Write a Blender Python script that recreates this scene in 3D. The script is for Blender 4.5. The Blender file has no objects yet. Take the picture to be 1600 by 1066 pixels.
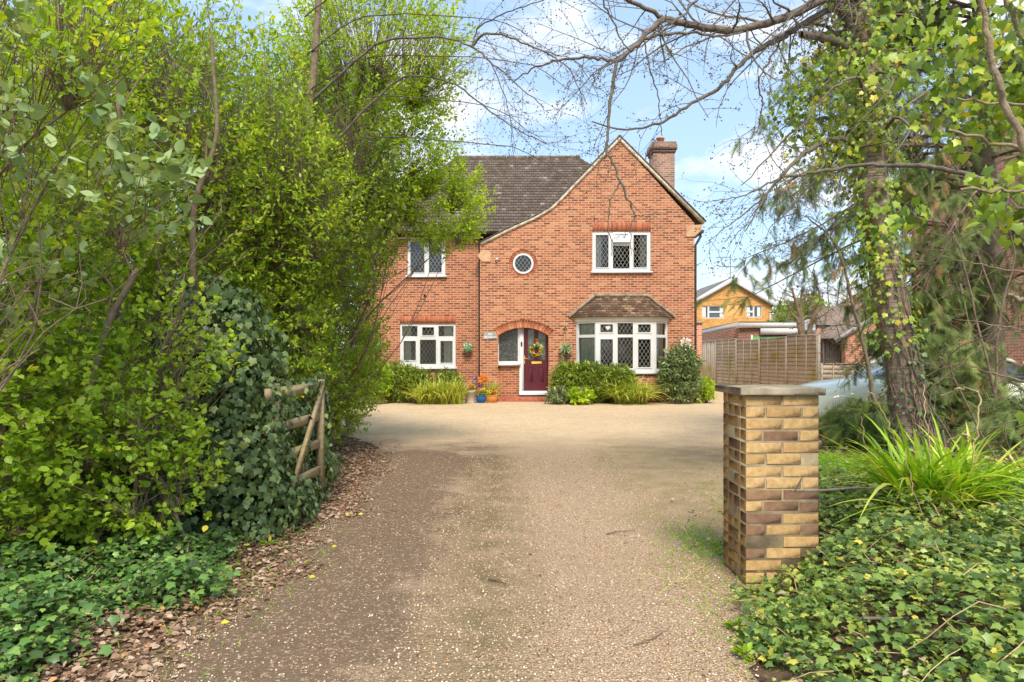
import bpy, math, random
import numpy as np
from mathutils import Vector
from mathutils.geometry import tessellate_polygon
random.seed(11)
RG = np.random.default_rng(11)
F, HX, HY, CZ = 1066.7, 800.0, 556.0, 1.48
SC = bpy.context.scene
COL = SC.collection
def P(px, py, Y): return np.array([(px - HX) / F * Y, Y, CZ - (py - HY) / F * Y])
def PX(px, Y): return (px - HX) / F * Y
def PZ(py, Y): return CZ - (py - HY) / F * Y
def rad(a): return math.radians(a)

# ------------------------------------------------------------------ mesh helper
class MB:
    def __init__(s): s.v = []; s.n = 0; s.idx = []; s.sz = []; s.att = []; s.uv = []; s.hasuv = False
    def bulk(s, verts, faces, att=None, uv=None):
        verts = np.asarray(verts, dtype=np.float32).reshape(-1, 3); faces = np.asarray(faces, dtype=np.int32)
        s.v.append(verts); s.idx.append((faces + s.n).ravel()); s.sz.append(np.full(len(faces), faces.shape[1], np.int32))
        s.att.append(np.zeros(len(verts), np.float32) if att is None else np.broadcast_to(np.asarray(att, np.float32), (len(verts),)))
        s.uv.append(np.zeros((faces.size, 2), np.float32) if uv is None else np.asarray(uv, np.float32).reshape(-1, 2))
        if uv is not None: s.hasuv = True
        s.n += len(verts); return s
    def add(s, verts, faces, att=0.0):
        k = {}
        verts = np.asarray(verts, dtype=np.float32)
        base = s.n; s.v.append(verts); s.n += len(verts); s.att.append(np.full(len(verts), att, np.float32))
        for f in faces:
            s.idx.append(np.array(f, np.int32) + base); s.sz.append(np.array([len(f)], np.int32)); s.uv.append(np.zeros((len(f), 2), np.float32))
        return s
    def box(s, x0, x1, y0, y1, z0, z1, att=0.0, bev=0.0):
        if x0 > x1: x0, x1 = x1, x0
        if y0 > y1: y0, y1 = y1, y0
        if z0 > z1: z0, z1 = z1, z0
        b = min(bev, (x1-x0)*.45, (y1-y0)*.45, (z1-z0)*.45)
        if b <= 0:
            v = [(x, y, z) for z in (z0, z1) for y in (y0, y1) for x in (x0, x1)]
            return s.bulk(v, [(0,2,3,1),(4,5,7,6),(0,1,5,4),(2,6,7,3),(0,4,6,2),(1,3,7,5)], att)
        v = []; 
        for (sx, x, xi) in ((0,x0,x0+b),(1,x1,x1-b)):
            for (sy, y, yi) in ((0,y0,y0+b),(1,y1,y1-b)):
                for (sz, z, zi) in ((0,z0,z0+b),(1,z1,z1-b)):
                    v += [(x,yi,zi),(xi,y,zi),(xi,yi,z)]
        def I(sx,sy,sz,a): return (sx*4+sy*2+sz)*3+a
        f = []
        f.append((I(0,0,0,0),I(0,0,1,0),I(0,1,1,0),I(0,1,0,0))); f.append((I(1,0,0,0),I(1,1,0,0),I(1,1,1,0),I(1,0,1,0)))
        f.append((I(0,0,0,1),I(1,0,0,1),I(1,0,1,1),I(0,0,1,1))); f.append((I(0,1,0,1),I(0,1,1,1),I(1,1,1,1),I(1,1,0,1)))
        f.append((I(0,0,0,2),I(0,1,0,2),I(1,1,0,2),I(1,0,0,2))); f.append((I(0,0,1,2),I(1,0,1,2),I(1,1,1,2),I(0,1,1,2)))
        for a in (0,1):
            for c in (0,1):
                f.append((I(a,c,0,0),I(a,c,0,1),I(a,c,1,1),I(a,c,1,0)))
                f.append((I(a,0,c,0),I(a,1,c,0),I(a,1,c,2),I(a,0,c,2)))
                f.append((I(0,a,c,1),I(1,a,c,1),I(1,a,c,2),I(0,a,c,2)))
        s.bulk(v, f, att)
        s.bulk(v, [(I(a,c,d,0),I(a,c,d,1),I(a,c,d,2)) for a in (0,1) for c in (0,1) for d in (0,1)], att)
        return s
    def beam(s, a, b, w, t, up=(0,0,1), att=0.0):
        a = np.array(a, float); b = np.array(b, float); d = b-a; d /= np.linalg.norm(d)
        u = np.array(up, float); x = np.cross(d, u); x /= np.linalg.norm(x); u = np.cross(x, d)
        v = [p + x*sx*w/2 + u*su*t/2 for p in (a, b) for su in (-1,1) for sx in (-1,1)]
        return s.bulk(v, [(0,2,3,1),(4,5,7,6),(0,1,5,4),(2,6,7,3),(0,4,6,2),(1,3,7,5)], att)
    def poly(s, outer, holes=(), y=None, depth=0.0, att=0.0, reveal=None):
        """polygon in XZ at plane y (facing -Y) with holes; depth>0 extrudes edges backwards"""
        loops = [[Vector((p[0], p[1], 0)) for p in l] for l in [outer] + list(holes)]
        tris = tessellate_polygon(loops)
        flat = [p for l in [outer] + list(holes) for p in l]
        s.bulk([(p[0], y, p[1]) for p in flat], [tuple(t) for t in tris], att)
        if depth:
            for i, l in enumerate([outer] + list(holes)):
                d = depth if i == 0 or reveal is None else reveal
                n = len(l)
                s.bulk([(p[0], yy, p[1]) for yy in (y, y+d) for p in l], [(k, (k+1) % n, n+(k+1) % n, n+k) for k in range(n)], att)
            if reveal is None: s.bulk([(p[0], y+depth, p[1]) for p in flat], [tuple(t[::-1]) for t in tris], att)
        return s
    def lathe(s, prof, c, seg=24, att=0.0):
        a = np.linspace(0, 2*math.pi, seg, endpoint=False)
        v = [(c[0]+r*math.cos(t), c[1]+r*math.sin(t), c[2]+z) for r, z in prof for t in a]
        f = [(i*seg+k, i*seg+(k+1) % seg, (i+1)*seg+(k+1) % seg, (i+1)*seg+k) for i in range(len(prof)-1) for k in range(seg)]
        return s.bulk(v, f, att)
    def tubes(s, pts, rads, sides=5, att=0.0):
        pts = np.asarray(pts, float); rads = np.asarray(rads, float)
        if pts.ndim == 2: pts = pts[None]; rads = rads[None]
        N, K, _ = pts.shape
        if N == 0: return s
        T = np.gradient(pts, axis=1); T /= np.linalg.norm(T, axis=2, keepdims=True) + 1e-9
        D = pts[:, -1] - pts[:, 0]
        ref = np.where(np.abs(D[:, 2:3]) > .7*np.linalg.norm(D, axis=1, keepdims=True), np.array([[0.9, .43, 0]]), np.array([[0.05, .1, 1.0]]))
        A = np.cross(T, ref[:, None, :]); A /= np.linalg.norm(A, axis=2, keepdims=True) + 1e-9
        B = np.cross(T, A)
        th = np.linspace(0, 2*math.pi, sides, endpoint=False)
        V = pts[:, :, None, :] + rads[:, :, None, None]*(np.cos(th)[None, None, :, None]*A[:, :, None, :] + np.sin(th)[None, None, :, None]*B[:, :, None, :])
        i = (np.arange(N)*K*sides)[:, None, None] + (np.arange(K-1)*sides)[None, :, None]; j = np.arange(sides)[None, None, :]; j2 = (j+1) % sides
        Fc = np.stack([i+j, i+j2, i+sides+j2, i+sides+j], -1).reshape(-1, 4)
        s.bulk(V.reshape(-1, 3), Fc, att); return s
    def build(s, name, mat, parent=None, smooth=False, box_uv=False, loc=None):
        me = bpy.data.meshes.new(name)
        V = np.concatenate(s.v) if s.v else np.zeros((0, 3), np.float32); I = np.concatenate(s.idx); S = np.concatenate(s.sz)
        if loc is not None: V = V - np.array(loc, np.float32)
        me.vertices.add(len(V)); me.vertices.foreach_set('co', V.astype(np.float32).ravel())
        me.loops.add(len(I)); me.loops.foreach_set('vertex_index', I)
        st = np.concatenate([[0], np.cumsum(S)[:-1]]).astype(np.int32)
        me.polygons.add(len(S)); me.polygons.foreach_set('loop_start', st); me.polygons.foreach_set('loop_total', S)
        me.update(calc_edges=True)
        a = me.attributes.new('rnd', 'FLOAT', 'POINT'); a.data.foreach_set('value', np.concatenate(s.att).astype(np.float32))
        if box_uv:
            V2 = V if loc is None else V + np.array(loc, np.float32)
            nr = np.zeros(len(S)*3, np.float32); me.polygons.foreach_get('normal', nr); nr = np.abs(nr.reshape(-1, 3))
            ax = np.repeat(np.argmax(nr, axis=1), S); pv = V2[I]
            uv = np.where((ax == 0)[:, None], pv[:, [1, 2]], np.where((ax == 1)[:, None], pv[:, [0, 2]], pv[:, [0, 1]]))
            u = me.uv_layers.new(name='UVMap'); u.data.foreach_set('uv', uv.astype(np.float32).ravel())
        elif s.hasuv:
            u = me.uv_layers.new(name='UVMap'); u.data.foreach_set('uv', np.concatenate(s.uv).astype(np.float32).ravel())
        if smooth: me.polygons.foreach_set('use_smooth', np.ones(len(S), bool))
        me.materials.append(mat); me.update()
        o = bpy.data.objects.new(name, me); COL.objects.link(o)
        if parent: o.parent = parent; o.matrix_parent_inverse = parent_inv(parent)
        if loc is not None: o.location = loc
        return o
def world(p):
    from mathutils import Matrix
    m = Matrix.Translation(p.location) @ p.rotation_euler.to_matrix().to_4x4()
    return world(p.parent) @ p.matrix_parent_inverse @ m if p.parent else m
def parent_inv(p): return world(p).inverted()
def tag(o, label=None, cat=None, group=None, kind=None):
    if label: o['label'] = label
    if cat: o['category'] = cat
    if group: o['group'] = group
    if kind: o['kind'] = kind
    return o
def thing(name, label, cat, loc=(0, 0, 0), group=None):
    o = bpy.data.objects.new(name, None); COL.objects.link(o); o.location = loc; o.empty_display_size = .1
    return tag(o, label, cat, group)
def unit(v): return v/(np.linalg.norm(v, axis=-1, keepdims=True)+1e-9)
def instances(mb, tv, tf, pos, d, up, size, att=None):
    """leaf template (x width, y length, z normal) at pos with axis d, normal ~up"""
    pos = np.asarray(pos, float); d = unit(np.asarray(d, float)); x = unit(np.cross(d, up)); n = np.cross(x, d)
    tv = np.asarray(tv, float); size = np.broadcast_to(np.asarray(size, float), (len(pos),))
    V = pos[:, None, :] + size[:, None, None]*(tv[None, :, 0:1]*x[:, None, :] + tv[None, :, 1:2]*d[:, None, :] + tv[None, :, 2:3]*n[:, None, :])
    tf = np.asarray(tf); Fc = (np.arange(len(pos))*len(tv))[:, None, None] + tf[None]
    a = RG.random(len(pos)) if att is None else att
    mb.bulk(V.reshape(-1, 3), Fc.reshape(-1, tf.shape[1]), np.repeat(a, len(tv)))
def jit(n, s=1.0): return RG.normal(size=(n, 3))*s

OVAL = ([(0,0,0),(-.24,.3,.06),(-.2,.7,.05),(0,1,-.05),(.2,.7,.05),(.24,.3,.06)], [(0,3,2,1),(0,5,4,3)])
ROUND = ([(0,0,0),(-.34,.22,.07),(-.36,.6,.08),(0,1,-.04),(.36,.6,.08),(.34,.22,.07)], [(0,3,2,1),(0,5,4,3)])
LONG = ([(0,0,0),(-.13,.3,.04),(-.12,.65,.04),(0,1,-.12),(.12,.65,.04),(.13,.3,.04)], [(0,3,2,1),(0,5,4,3)])
IVY = ([(0,.02,0),(-.34,-.06,-.03),(-.36,.16,.0),(-.52,.42,-.07),(-.27,.58,.02),(0,.98,-.1),(.27,.58,.02),(.52,.42,-.07),(.36,.16,.0),(.34,-.06,-.03),(0,.3,.05)],
       [(10,0,1),(10,1,2),(10,2,3),(10,3,4),(10,4,5),(10,5,6),(10,6,7),(10,7,8),(10,8,9),(10,9,0)])
_o = [(0,0),(-.16,.08),(-.29,.26),(-.32,.46),(-.26,.68),(-.13,.87),(0,1.04)]
BIG = ([(x, y, .10*abs(x)*2-.12*(y-.45)**2) for x, y in _o]+[(-x, y, .10*abs(x)*2-.12*(y-.45)**2) for x, y in _o[1:-1]]+[(0,.33,0),(0,.66,0)],
       [(12,1,0),(12,2,1),(12,3,2),(12,13,3),(13,4,3),(13,5,4),(13,6,5),(12,0,7),(12,7,8),(12,8,9),(12,9,13),(13,9,10),(13,10,11),(13,11,6)])
def frond():
    v = []; f = []
    n = 9
    for i in range(n):
        t = .08 + .85*i/n; L = .34*(1-.75*t)+.05
        for sd in (-1, 1):
            b = len(v); v += [(0, t-.035, 0), (0, t+.035, 0), (sd*L*.85, t+L*.75, -.05*abs(sd))]; f.append((b, b+1, b+2))
    b = len(v); v += [(-.02,0,0),(.02,0,0),(0,1.05,-.03)]; f.append((b, b+1, b+2))
    return v, f
FROND = frond()

# ------------------------------------------------------------------ materials
def newmat(name):
    m = bpy.data.materials.new(name); m.use_nodes = True; nt = m.node_tree; nt.nodes.clear()
    out = nt.nodes.new('ShaderNodeOutputMaterial'); return m, nt, out
def N(nt, typ, **kw):
    n = nt.nodes.new('ShaderNode'+typ)
    for k, v in kw.items():
        if k.startswith('i_'):
            n.inputs[k[2:].replace('_', ' ')].default_value = v
        else: setattr(n, k, v)
    return n
def L(nt, a, b): nt.links.new(a, b)
def c4(c): return (c[0], c[1], c[2], 1)
def ramp(nt, fac, stops, interp='LINEAR'):
    r = nt.nodes.new('ShaderNodeValToRGB'); e = r.color_ramp.elements; r.color_ramp.interpolation = interp
    while len(e) < len(stops): e.new(.5)
    for i, (p, c) in enumerate(stops): e[i].position = p; e[i].color = c4(c)
    L(nt, fac, r.inputs[0]); return r.outputs[0]
def mix(nt, fac, a, b, mode='MIX'):
    m = nt.nodes.new('ShaderNodeMix'); m.data_type = 'RGBA'; m.blend_type = mode
    for s, v in ((m.inputs[0], fac), (m.inputs[6], a), (m.inputs[7], b)):
        if isinstance(v, (int, float)): s.default_value = v
        elif isinstance(v, (tuple, list)): s.default_value = c4(v)
        else: L(nt, v, s)
    return m.outputs[2]
def math_(nt, op, a, b=0.0, clamp=False):
    m = nt.nodes.new('ShaderNodeMath'); m.operation = op; m.use_clamp = clamp
    for s, v in ((m.inputs[0], a), (m.inputs[1], b)):
        if isinstance(v, (int, float)): s.default_value = v
        else: L(nt, v, s)
    return m.outputs[0]
def noise(nt, scale, detail=4, vec=None, rough=.55, dist=0.0):
    n = nt.nodes.new('ShaderNodeTexNoise'); n.inputs['Scale'].default_value = scale; n.inputs['Detail'].default_value = detail
    n.inputs['Roughness'].default_value = rough; n.inputs['Distortion'].default_value = dist
    if vec is not None: L(nt, vec, n.inputs['Vector'])
    return n.outputs[0]
def coords(nt, kind='Object', scale=None):
    t = nt.nodes.new('ShaderNodeTexCoord'); o = t.outputs[kind]
    if scale:
        m = nt.nodes.new('ShaderNodeMapping'); m.inputs['Scale'].default_value = scale; L(nt, o, m.inputs[0]); o = m.outputs[0]
    return o
def geo_pos(nt): return nt.nodes.new('ShaderNodeNewGeometry').outputs['Position']
def attr(nt, name='rnd'):
    a = nt.nodes.new('ShaderNodeAttribute'); a.attribute_name = name; return a.outputs['Fac']
def bump(nt, h, strength=.3, dist=.01):
    b = nt.nodes.new('ShaderNodeBump'); b.inputs['Strength'].default_value = strength; b.inputs['Distance'].default_value = dist
    L(nt, h, b.inputs['Height']); return b.outputs[0]
def finish(nt, out, col, rough=.7, spec=.3, normal=None, metal=0.0):
    p = nt.nodes.new('ShaderNodeBsdfPrincipled')
    if isinstance(col, (tuple, list)): p.inputs['Base Color'].default_value = c4(col)
    else: L(nt, col, p.inputs['Base Color'])
    if isinstance(rough, (int, float)): p.inputs['Roughness'].default_value = rough
    else: L(nt, rough, p.inputs['Roughness'])
    p.inputs['Specular IOR Level'].default_value = spec; p.inputs['Metallic'].default_value = metal
    if normal is not None: L(nt, normal, p.inputs['Normal'])
    L(nt, p.outputs[0], out.inputs[0]); return p
def plain(name, col, rough=.6, spec=.3, var=.18, nscale=6.0, bs=.15, bscale=60, metal=0.0):
    m, nt, out = newmat(name); v = coords(nt)
    n = noise(nt, nscale, 6, v)
    d = tuple(c*(1-var*1.6) for c in col); e = tuple(min(1, c*(1+var)) for c in col)
    c = ramp(nt, n, [(.3, d), (.7, e)])
    finish(nt, out, c, rough, spec, bump(nt, noise(nt, bscale, 3, v), bs, .004), metal); return m
def leafmat(name, stops, trans=.3, rough=.45, spec=.4):
    m, nt, out = newmat(name)
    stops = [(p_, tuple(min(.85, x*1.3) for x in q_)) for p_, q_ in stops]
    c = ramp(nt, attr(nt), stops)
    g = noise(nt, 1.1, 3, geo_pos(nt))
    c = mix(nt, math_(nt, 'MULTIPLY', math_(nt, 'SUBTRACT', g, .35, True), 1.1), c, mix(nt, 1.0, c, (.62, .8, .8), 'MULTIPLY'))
    p = nt.nodes.new('ShaderNodeBsdfPrincipled'); L(nt, c, p.inputs['Base Color']); p.inputs['Roughness'].default_value = rough; p.inputs['Specular IOR Level'].default_value = spec
    t = nt.nodes.new('ShaderNodeBsdfTranslucent'); L(nt, mix(nt, 1.0, c, (1.5, 1.35, .6), 'MULTIPLY'), t.inputs[0])
    x = nt.nodes.new('ShaderNodeMixShader'); x.inputs[0].default_value = trans; L(nt, p.outputs[0], x.inputs[1]); L(nt, t.outputs[0], x.inputs[2]); L(nt, x.outputs[0], out.inputs[0])
    return m
def brickmat(name, stops, mortar, bw=.225, rh=.075, ms=.011, stain=.25, off=.5, vert=False):
    m, nt, out = newmat(name)
    uv = coords(nt, 'UV')
    if vert:
        mp = nt.nodes.new('ShaderNodeMapping'); mp.inputs['Rotation'].default_value = (0, 0, rad(90)); L(nt, uv, mp.inputs[0]); uv = mp.outputs[0]
    b = nt.nodes.new('ShaderNodeTexBrick'); L(nt, uv, b.inputs['Vector'])
    b.inputs['Color1'].default_value = (0, 0, 0, 1); b.inputs['Color2'].default_value = (1, 1, 1, 1); b.inputs['Mortar'].default_value = (.5, .5, .5, 1)
    b.inputs['Scale'].default_value = 1; b.inputs['Brick Width'].default_value = bw; b.inputs['Row Height'].default_value = rh
    b.inputs['Mortar Size'].default_value = ms; b.inputs['Mortar Smooth'].default_value = .25; b.inputs['Bias'].default_value = 0; b.offset = off
    c = ramp(nt, b.outputs['Color'], stops)
    g = geo_pos(nt)
    st = noise(nt, .55, 6, g, .65)
    c = mix(nt, math_(nt, 'MULTIPLY', math_(nt, 'SUBTRACT', noise(nt, 22, 4, g), .35, True), .7), c, mix(nt, 1., c, (.66, .6, .6), 'MULTIPLY'))
    mo = mix(nt, noise(nt, 9, 3, g), mortar, tuple(x*.78 for x in mortar))
    c = mix(nt, b.outputs['Fac'], c, mo)
    c = mix(nt, math_(nt, 'MULTIPLY', math_(nt, 'SUBTRACT', st, .42, True), stain*5, True), c, mix(nt, 1., c, (.72, .68, .68), 'MULTIPLY'))
    h = math_(nt, 'ADD', math_(nt, 'SUBTRACT', 1.0, b.outputs['Fac']), math_(nt, 'MULTIPLY', noise(nt, 60, 3, g), .3))
    finish(nt, out, c, .88, .2, bump(nt, h, .5, .008)); return m
M = {}
HB = [(0, (.22, .063, .03)), (.2, (.32, .088, .038)), (.42, (.40, .122, .054)), (.7, (.465, .156, .068)), (.9, (.53, .205, .095)), (1, (.62, .28, .13))]
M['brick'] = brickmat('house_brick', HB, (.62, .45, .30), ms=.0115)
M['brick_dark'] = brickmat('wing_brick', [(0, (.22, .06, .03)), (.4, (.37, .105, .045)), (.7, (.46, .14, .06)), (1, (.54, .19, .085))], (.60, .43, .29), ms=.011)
M['soldier'] = brickmat('soldier_brick', [(0, (.40, .095, .04)), (.5, (.56, .17, .075)), (1, (.66, .24, .11))], (.78, .6, .44), bw=.34, rh=.075, ms=.010, vert=True, off=0)
M['chimney_brick'] = brickmat('chimney_brick', [(0, (.16, .085, .06)), (.5, (.27, .15, .10)), (1, (.38, .20, .13))], (.42, .35, .27))
M['yellow_brick'] = brickmat('yellow_brick', [(0, (.52, .22, .045)), (.5, (.72, .35, .08)), (1, (.80, .42, .12))], (.72, .5, .24), ms=.009)
M['orange_brick'] = brickmat('orange_brick', [(0, (.44, .13, .06)), (.5, (.6, .2, .1)), (1, (.68, .27, .14))], (.75, .6, .46))
M['pink_brick'] = brickmat('pink_brick', [(0, (.42, .18, .11)), (.5, (.54, .25, .16)), (1, (.62, .32, .22))], (.66, .5, .38))
M['garage_brick'] = brickmat('garage_brick', [(0, (.24, .10, .06)), (.5, (.36, .15, .09)), (1, (.45, .2, .13))], (.6, .48, .38))
M['tile'] = brickmat('roof_tile', [(0, (.12, .092, .072)), (.5, (.155, .122, .098)), (.93, (.185, .15, .12)), (1, (.36, .31, .25))], (.03, .022, .018), bw=.165, rh=.1, ms=.006, stain=.15)
M['bay_tile'] = brickmat('bay_tile', [(0, (.10, .06, .036)), (.5, (.18, .115, .075)), (.85, (.26, .17, .11)), (1, (.40, .27, .15))], (.06, .04, .03), bw=.165, rh=.1, ms=.008, stain=.15)
M['grey_tile'] = brickmat('grey_tile', [(0, (.17, .15, .13)), (1, (.27, .245, .22))], (.1, .09, .08), bw=.3, rh=.25, ms=.01)
M['brown_tile'] = brickmat('brown_tile', [(0, (.24, .17, .12)), (1, (.38, .28, .20))], (.12, .09, .07), bw=.3, rh=.2, ms=.012)
M['white'] = plain('white_upvc', (.70, .695, .67), .35, .5, .04, 3, .03)
M['cream'] = plain('cream_paint', (.74, .70, .60), .5, .4, .1, 3, .05)
M['verge'] = plain('verge_mortar', (.66, .58, .44), .9, .2, .3, 5, .6, 30)
M['kneeler'] = plain('kneeler_render', (.60, .38, .22), .9, .2, .14, 5, .5, 40)
M['dark'] = plain('dark_plastic', (.035, .028, .026), .4, .4, .2, 4, .05)
M['gutter'] = plain('brown_gutter', (.06, .035, .03), .4, .4, .2, 4, .05)
M['room'] = plain('room_dark', (.22, .20, .17), .9, .1, .3, 2, 0)
M['curtain'] = plain('curtain', (.85, .80, .66), .9, .1, .12, 8, .1)
M['door'] = plain('door_paint', (.10, .012, .022), .3, .5, .1, 4, .05)
M['brass'] = plain('brass', (.80, .50, .09), .35, .5, .1, 5, .05)
M['lead'] = plain('lead_came', (.40, .39, .35), .6, .3, .1, 5, .05)
M['step'] = plain('step_tile', (.42, .13, .07), .7, .3, .3, 12, .3)
M['sign'] = plain('sign_slate', (.34, .33, .29), .7, .2, .15, 8, .1)
M['letter'] = plain('sign_letter', (.88, .86, .82), .6, .2, .02, 8, .0)
M['concrete'] = None
def glassmat():
    m, nt, out = newmat('window_glass')
    t = nt.nodes.new('ShaderNodeBsdfTransparent'); t.inputs[0].default_value = (.80, .84, .82, 1)
    g = nt.nodes.new('ShaderNodeBsdfGlossy'); g.inputs['Roughness'].default_value = .03; g.inputs[0].default_value = (.95, .97, 1, 1)
    f = nt.nodes.new('ShaderNodeFresnel'); f.inputs[0].default_value = 1.5
    L(nt, bump(nt, noise(nt, 2.2, 2, geo_pos(nt)), .12, .05), g.inputs['Normal'])
    x = nt.nodes.new('ShaderNodeMixShader'); L(nt, math_(nt, 'ADD', f.outputs[0], .02), x.inputs[0]); L(nt, t.outputs[0], x.inputs[1]); L(nt, g.outputs[0], x.inputs[2]); L(nt, x.outputs[0], out.inputs[0]); return m
M['glass'] = glassmat()
def obscured():
    m, nt, out = newmat('patterned_glass'); g = geo_pos(nt)
    n = noise(nt, 16, 3, g, .6, 2.5)
    c = ramp(nt, n, [(.35, (.02, .025, .02)), (.55, (.06, .065, .055)), (.68, (.24, .25, .23))])
    finish(nt, out, c, .12, .8, bump(nt, n, .5, .01)); return m
M['obscured'] = obscured()
def woodmat(name, a, b, green=None, along='x', gz=None):
    m, nt, out = newmat(name); v = coords(nt)
    sc = {'x': (1.2, 14, 14), 'z': (14, 14, 1.2), 'y': (14, 1.2, 14)}[along]
    mp = nt.nodes.new('ShaderNodeMapping'); mp.inputs['Scale'].default_value = sc; L(nt, v, mp.inputs[0])
    n = noise(nt, 2.5, 8, mp.outputs[0], .65)
    c = ramp(nt, n, [(.25, a), (.75, b)])
    c = mix(nt, math_(nt, 'MULTIPLY', attr(nt), .5), c, mix(nt, 1., c, (.66, .62, .58), 'MULTIPLY'))
    if green: 
        k = math_(nt, 'MULTIPLY', math_(nt, 'SUBTRACT', noise(nt, 1.3, 4, v), .5, True), 5, True)
        c = mix(nt, k, c, green)
    finish(nt, out, c, .85, .15, bump(nt, n, .5, .006)); return m
M['fence'] = woodmat('fence_wood', (.42, .35, .27), (.74, .64, .51), (.36, .33, .08))
M['gatewood'] = woodmat('gate_wood', (.22, .17, .09), (.50, .41, .24), (.36, .36, .06), 'y')
M['post'] = woodmat('post_wood', (.30, .25, .2), (.5, .44, .36), None, 'z')
def barkmat(name, a, b, zs=14, xs=3, s=2.2, st=.8):
    m, nt, out = newmat(name); v = coords(nt)
    mp = nt.nodes.new('ShaderNodeMapping'); mp.inputs['Scale'].default_value = (xs, xs, zs); L(nt, v, mp.inputs[0])
    n = noise(nt, s, 8, mp.outputs[0], .68, .6)
    c = ramp(nt, n, [(.28, a), (.5, tuple((x+y)/2 for x, y in zip(a, b))), (.72, b)])
    k = math_(nt, 'MULTIPLY', math_(nt, 'SUBTRACT', noise(nt, 1.5, 4, v), .52, True), 4, True)
    c = mix(nt, k, c, (.2, .2, .1))
    finish(nt, out, c, .85, .2, bump(nt, n, st, .03)); return m
M['cherry'] = barkmat('cherry_bark', (.12, .07, .05), (.60, .45, .36), 26, 1.6, 1.6, 1.0)
M['bark'] = barkmat('twig_bark', (.12, .08, .055), (.34, .26, .18), 3, 3, 4)
M['greybark'] = barkmat('grey_bark', (.10, .075, .06), (.30, .25, .2), 3, 3, 5)
M['straw'] = plain('straw_stem', (.62, .44, .23), .8, .2, .3, 10, .3)
G = lambda *a: list(a)
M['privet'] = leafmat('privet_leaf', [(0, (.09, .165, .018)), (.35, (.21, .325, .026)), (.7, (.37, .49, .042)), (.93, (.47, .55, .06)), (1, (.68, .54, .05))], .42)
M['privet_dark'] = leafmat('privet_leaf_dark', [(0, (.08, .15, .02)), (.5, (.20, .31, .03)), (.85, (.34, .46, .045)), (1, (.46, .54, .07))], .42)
M['lime'] = leafmat('young_leaf', [(0, (.16, .26, .02)), (.4, (.29, .42, .03)), (.8, (.44, .56, .045)), (1, (.64, .62, .06))], .48)
M['viburnum'] = leafmat('viburnum_leaf', [(0, (.15, .22, .08)), (.5, (.25, .34, .13)), (.85, (.36, .44, .2)), (1, (.46, .52, .27))], .25, .55, .35)
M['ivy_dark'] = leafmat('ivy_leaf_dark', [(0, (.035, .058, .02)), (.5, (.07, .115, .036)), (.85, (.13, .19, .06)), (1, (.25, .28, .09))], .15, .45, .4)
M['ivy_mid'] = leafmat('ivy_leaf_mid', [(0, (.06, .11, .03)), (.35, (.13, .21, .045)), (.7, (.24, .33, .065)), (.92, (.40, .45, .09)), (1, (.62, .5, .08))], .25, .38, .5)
M['ivy_bright'] = leafmat('ivy_leaf_bright', [(0, (.07, .12, .02)), (.35, (.17, .26, .03)), (.75, (.31, .41, .045)), (.94, (.46, .5, .06)), (1, (.8, .5, .03))], .35, .38, .5)
M['conifer'] = leafmat('conifer_frond', [(0, (.06, .09, .025)), (.5, (.13, .18, .045)), (.82, (.22, .27, .07)), (.9, (.3, .17, .07)), (1, (.36, .2, .09))], .15, .6, .25)
M['conifer_low'] = leafmat('conifer_frond_low', [(0, (.075, .11, .03)), (.5, (.15, .20, .05)), (.85, (.25, .31, .08)), (.92, (.36, .22, .08)), (1, (.42, .25, .1))], .2, .6, .25)
M['laurel'] = leafmat('laurel_leaf', [(0, (.08, .13, .02)), (.5, (.19, .26, .03)), (.85, (.33, .41, .05)), (1, (.55, .56, .12))], .25, .35, .5)
M['strap'] = leafmat('strap_leaf', [(0, (.16, .22, .03)), (.4, (.34, .40, .045)), (.75, (.52, .54, .09)), (1, (.75, .6, .28))], .3, .5, .35)
M['strap_near'] = leafmat('strap_leaf_near', [(0, (.13, .26, .015)), (.45, (.27, .44, .02)), (.8, (.42, .56, .04)), (.95, (.66, .6, .12)), (1, (.7, .45, .2))], .35, .42, .45)
M['grey_shrub'] = leafmat('grey_green_leaf', [(0, (.07, .11, .04)), (.5, (.17, .23, .09)), (.85, (.31, .38, .17)), (1, (.5, .52, .26))], .2, .5, .35)
M['grass'] = leafmat('grass_blade', [(0, (.10, .24, .015)), (.5, (.2, .4, .02)), (1, (.38, .5, .06))], .35, .5, .3)
M['dead'] = leafmat('dead_leaf', [(0, (.12, .065, .04)), (.35, (.24, .14, .09)), (.7, (.38, .25, .17)), (.95, (.50, .37, .28)), (1, (.55, .24, .07))], .1, .7, .2)
EXPO = 0.65; SKYX = 0.0; SKYZ = 0.0
# ------------------------------------------------------------------ ground
def sstep(a, b, x): t = np.clip((x-a)/(b-a), 0, 1); return t*t*(3-2*t)
def edge_right(y): return np.interp(y, [0, 2.5, 3.1, 4.3, 5.0, 6.5, 9, 12, 14], [.95, .98, 1.02, 1.45, 1.62, 1.95, 3.2, 6.5, 40])
def edge_left(y): return np.interp(y, [0, 3.1, 3.6, 5.8, 8.6, 11, 12.6, 14], [-1.75, -1.8, -1.68, -1.62, -1.72, -2.05, -2.9, -40])
def hgt(x, y):
    r = sstep(0, 1.0, x-edge_right(y)-.05)*.40*(1-sstep(8, 12, y)) + sstep(1.2, 3, x-edge_right(y))*.12*(1-sstep(8, 12, y))
    l = sstep(0, .9, edge_left(y)-x)*.10*(1-sstep(10, 13, y))
    n = .018*np.sin(x*5.1+y*2.3)*np.sin(y*4.7-x*1.9)+.012*np.sin(x*11+1)*np.sin(y*9.7)
    m = np.clip((r+l)/.1, 0, 1)
    return r+l+n*m-.002
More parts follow.
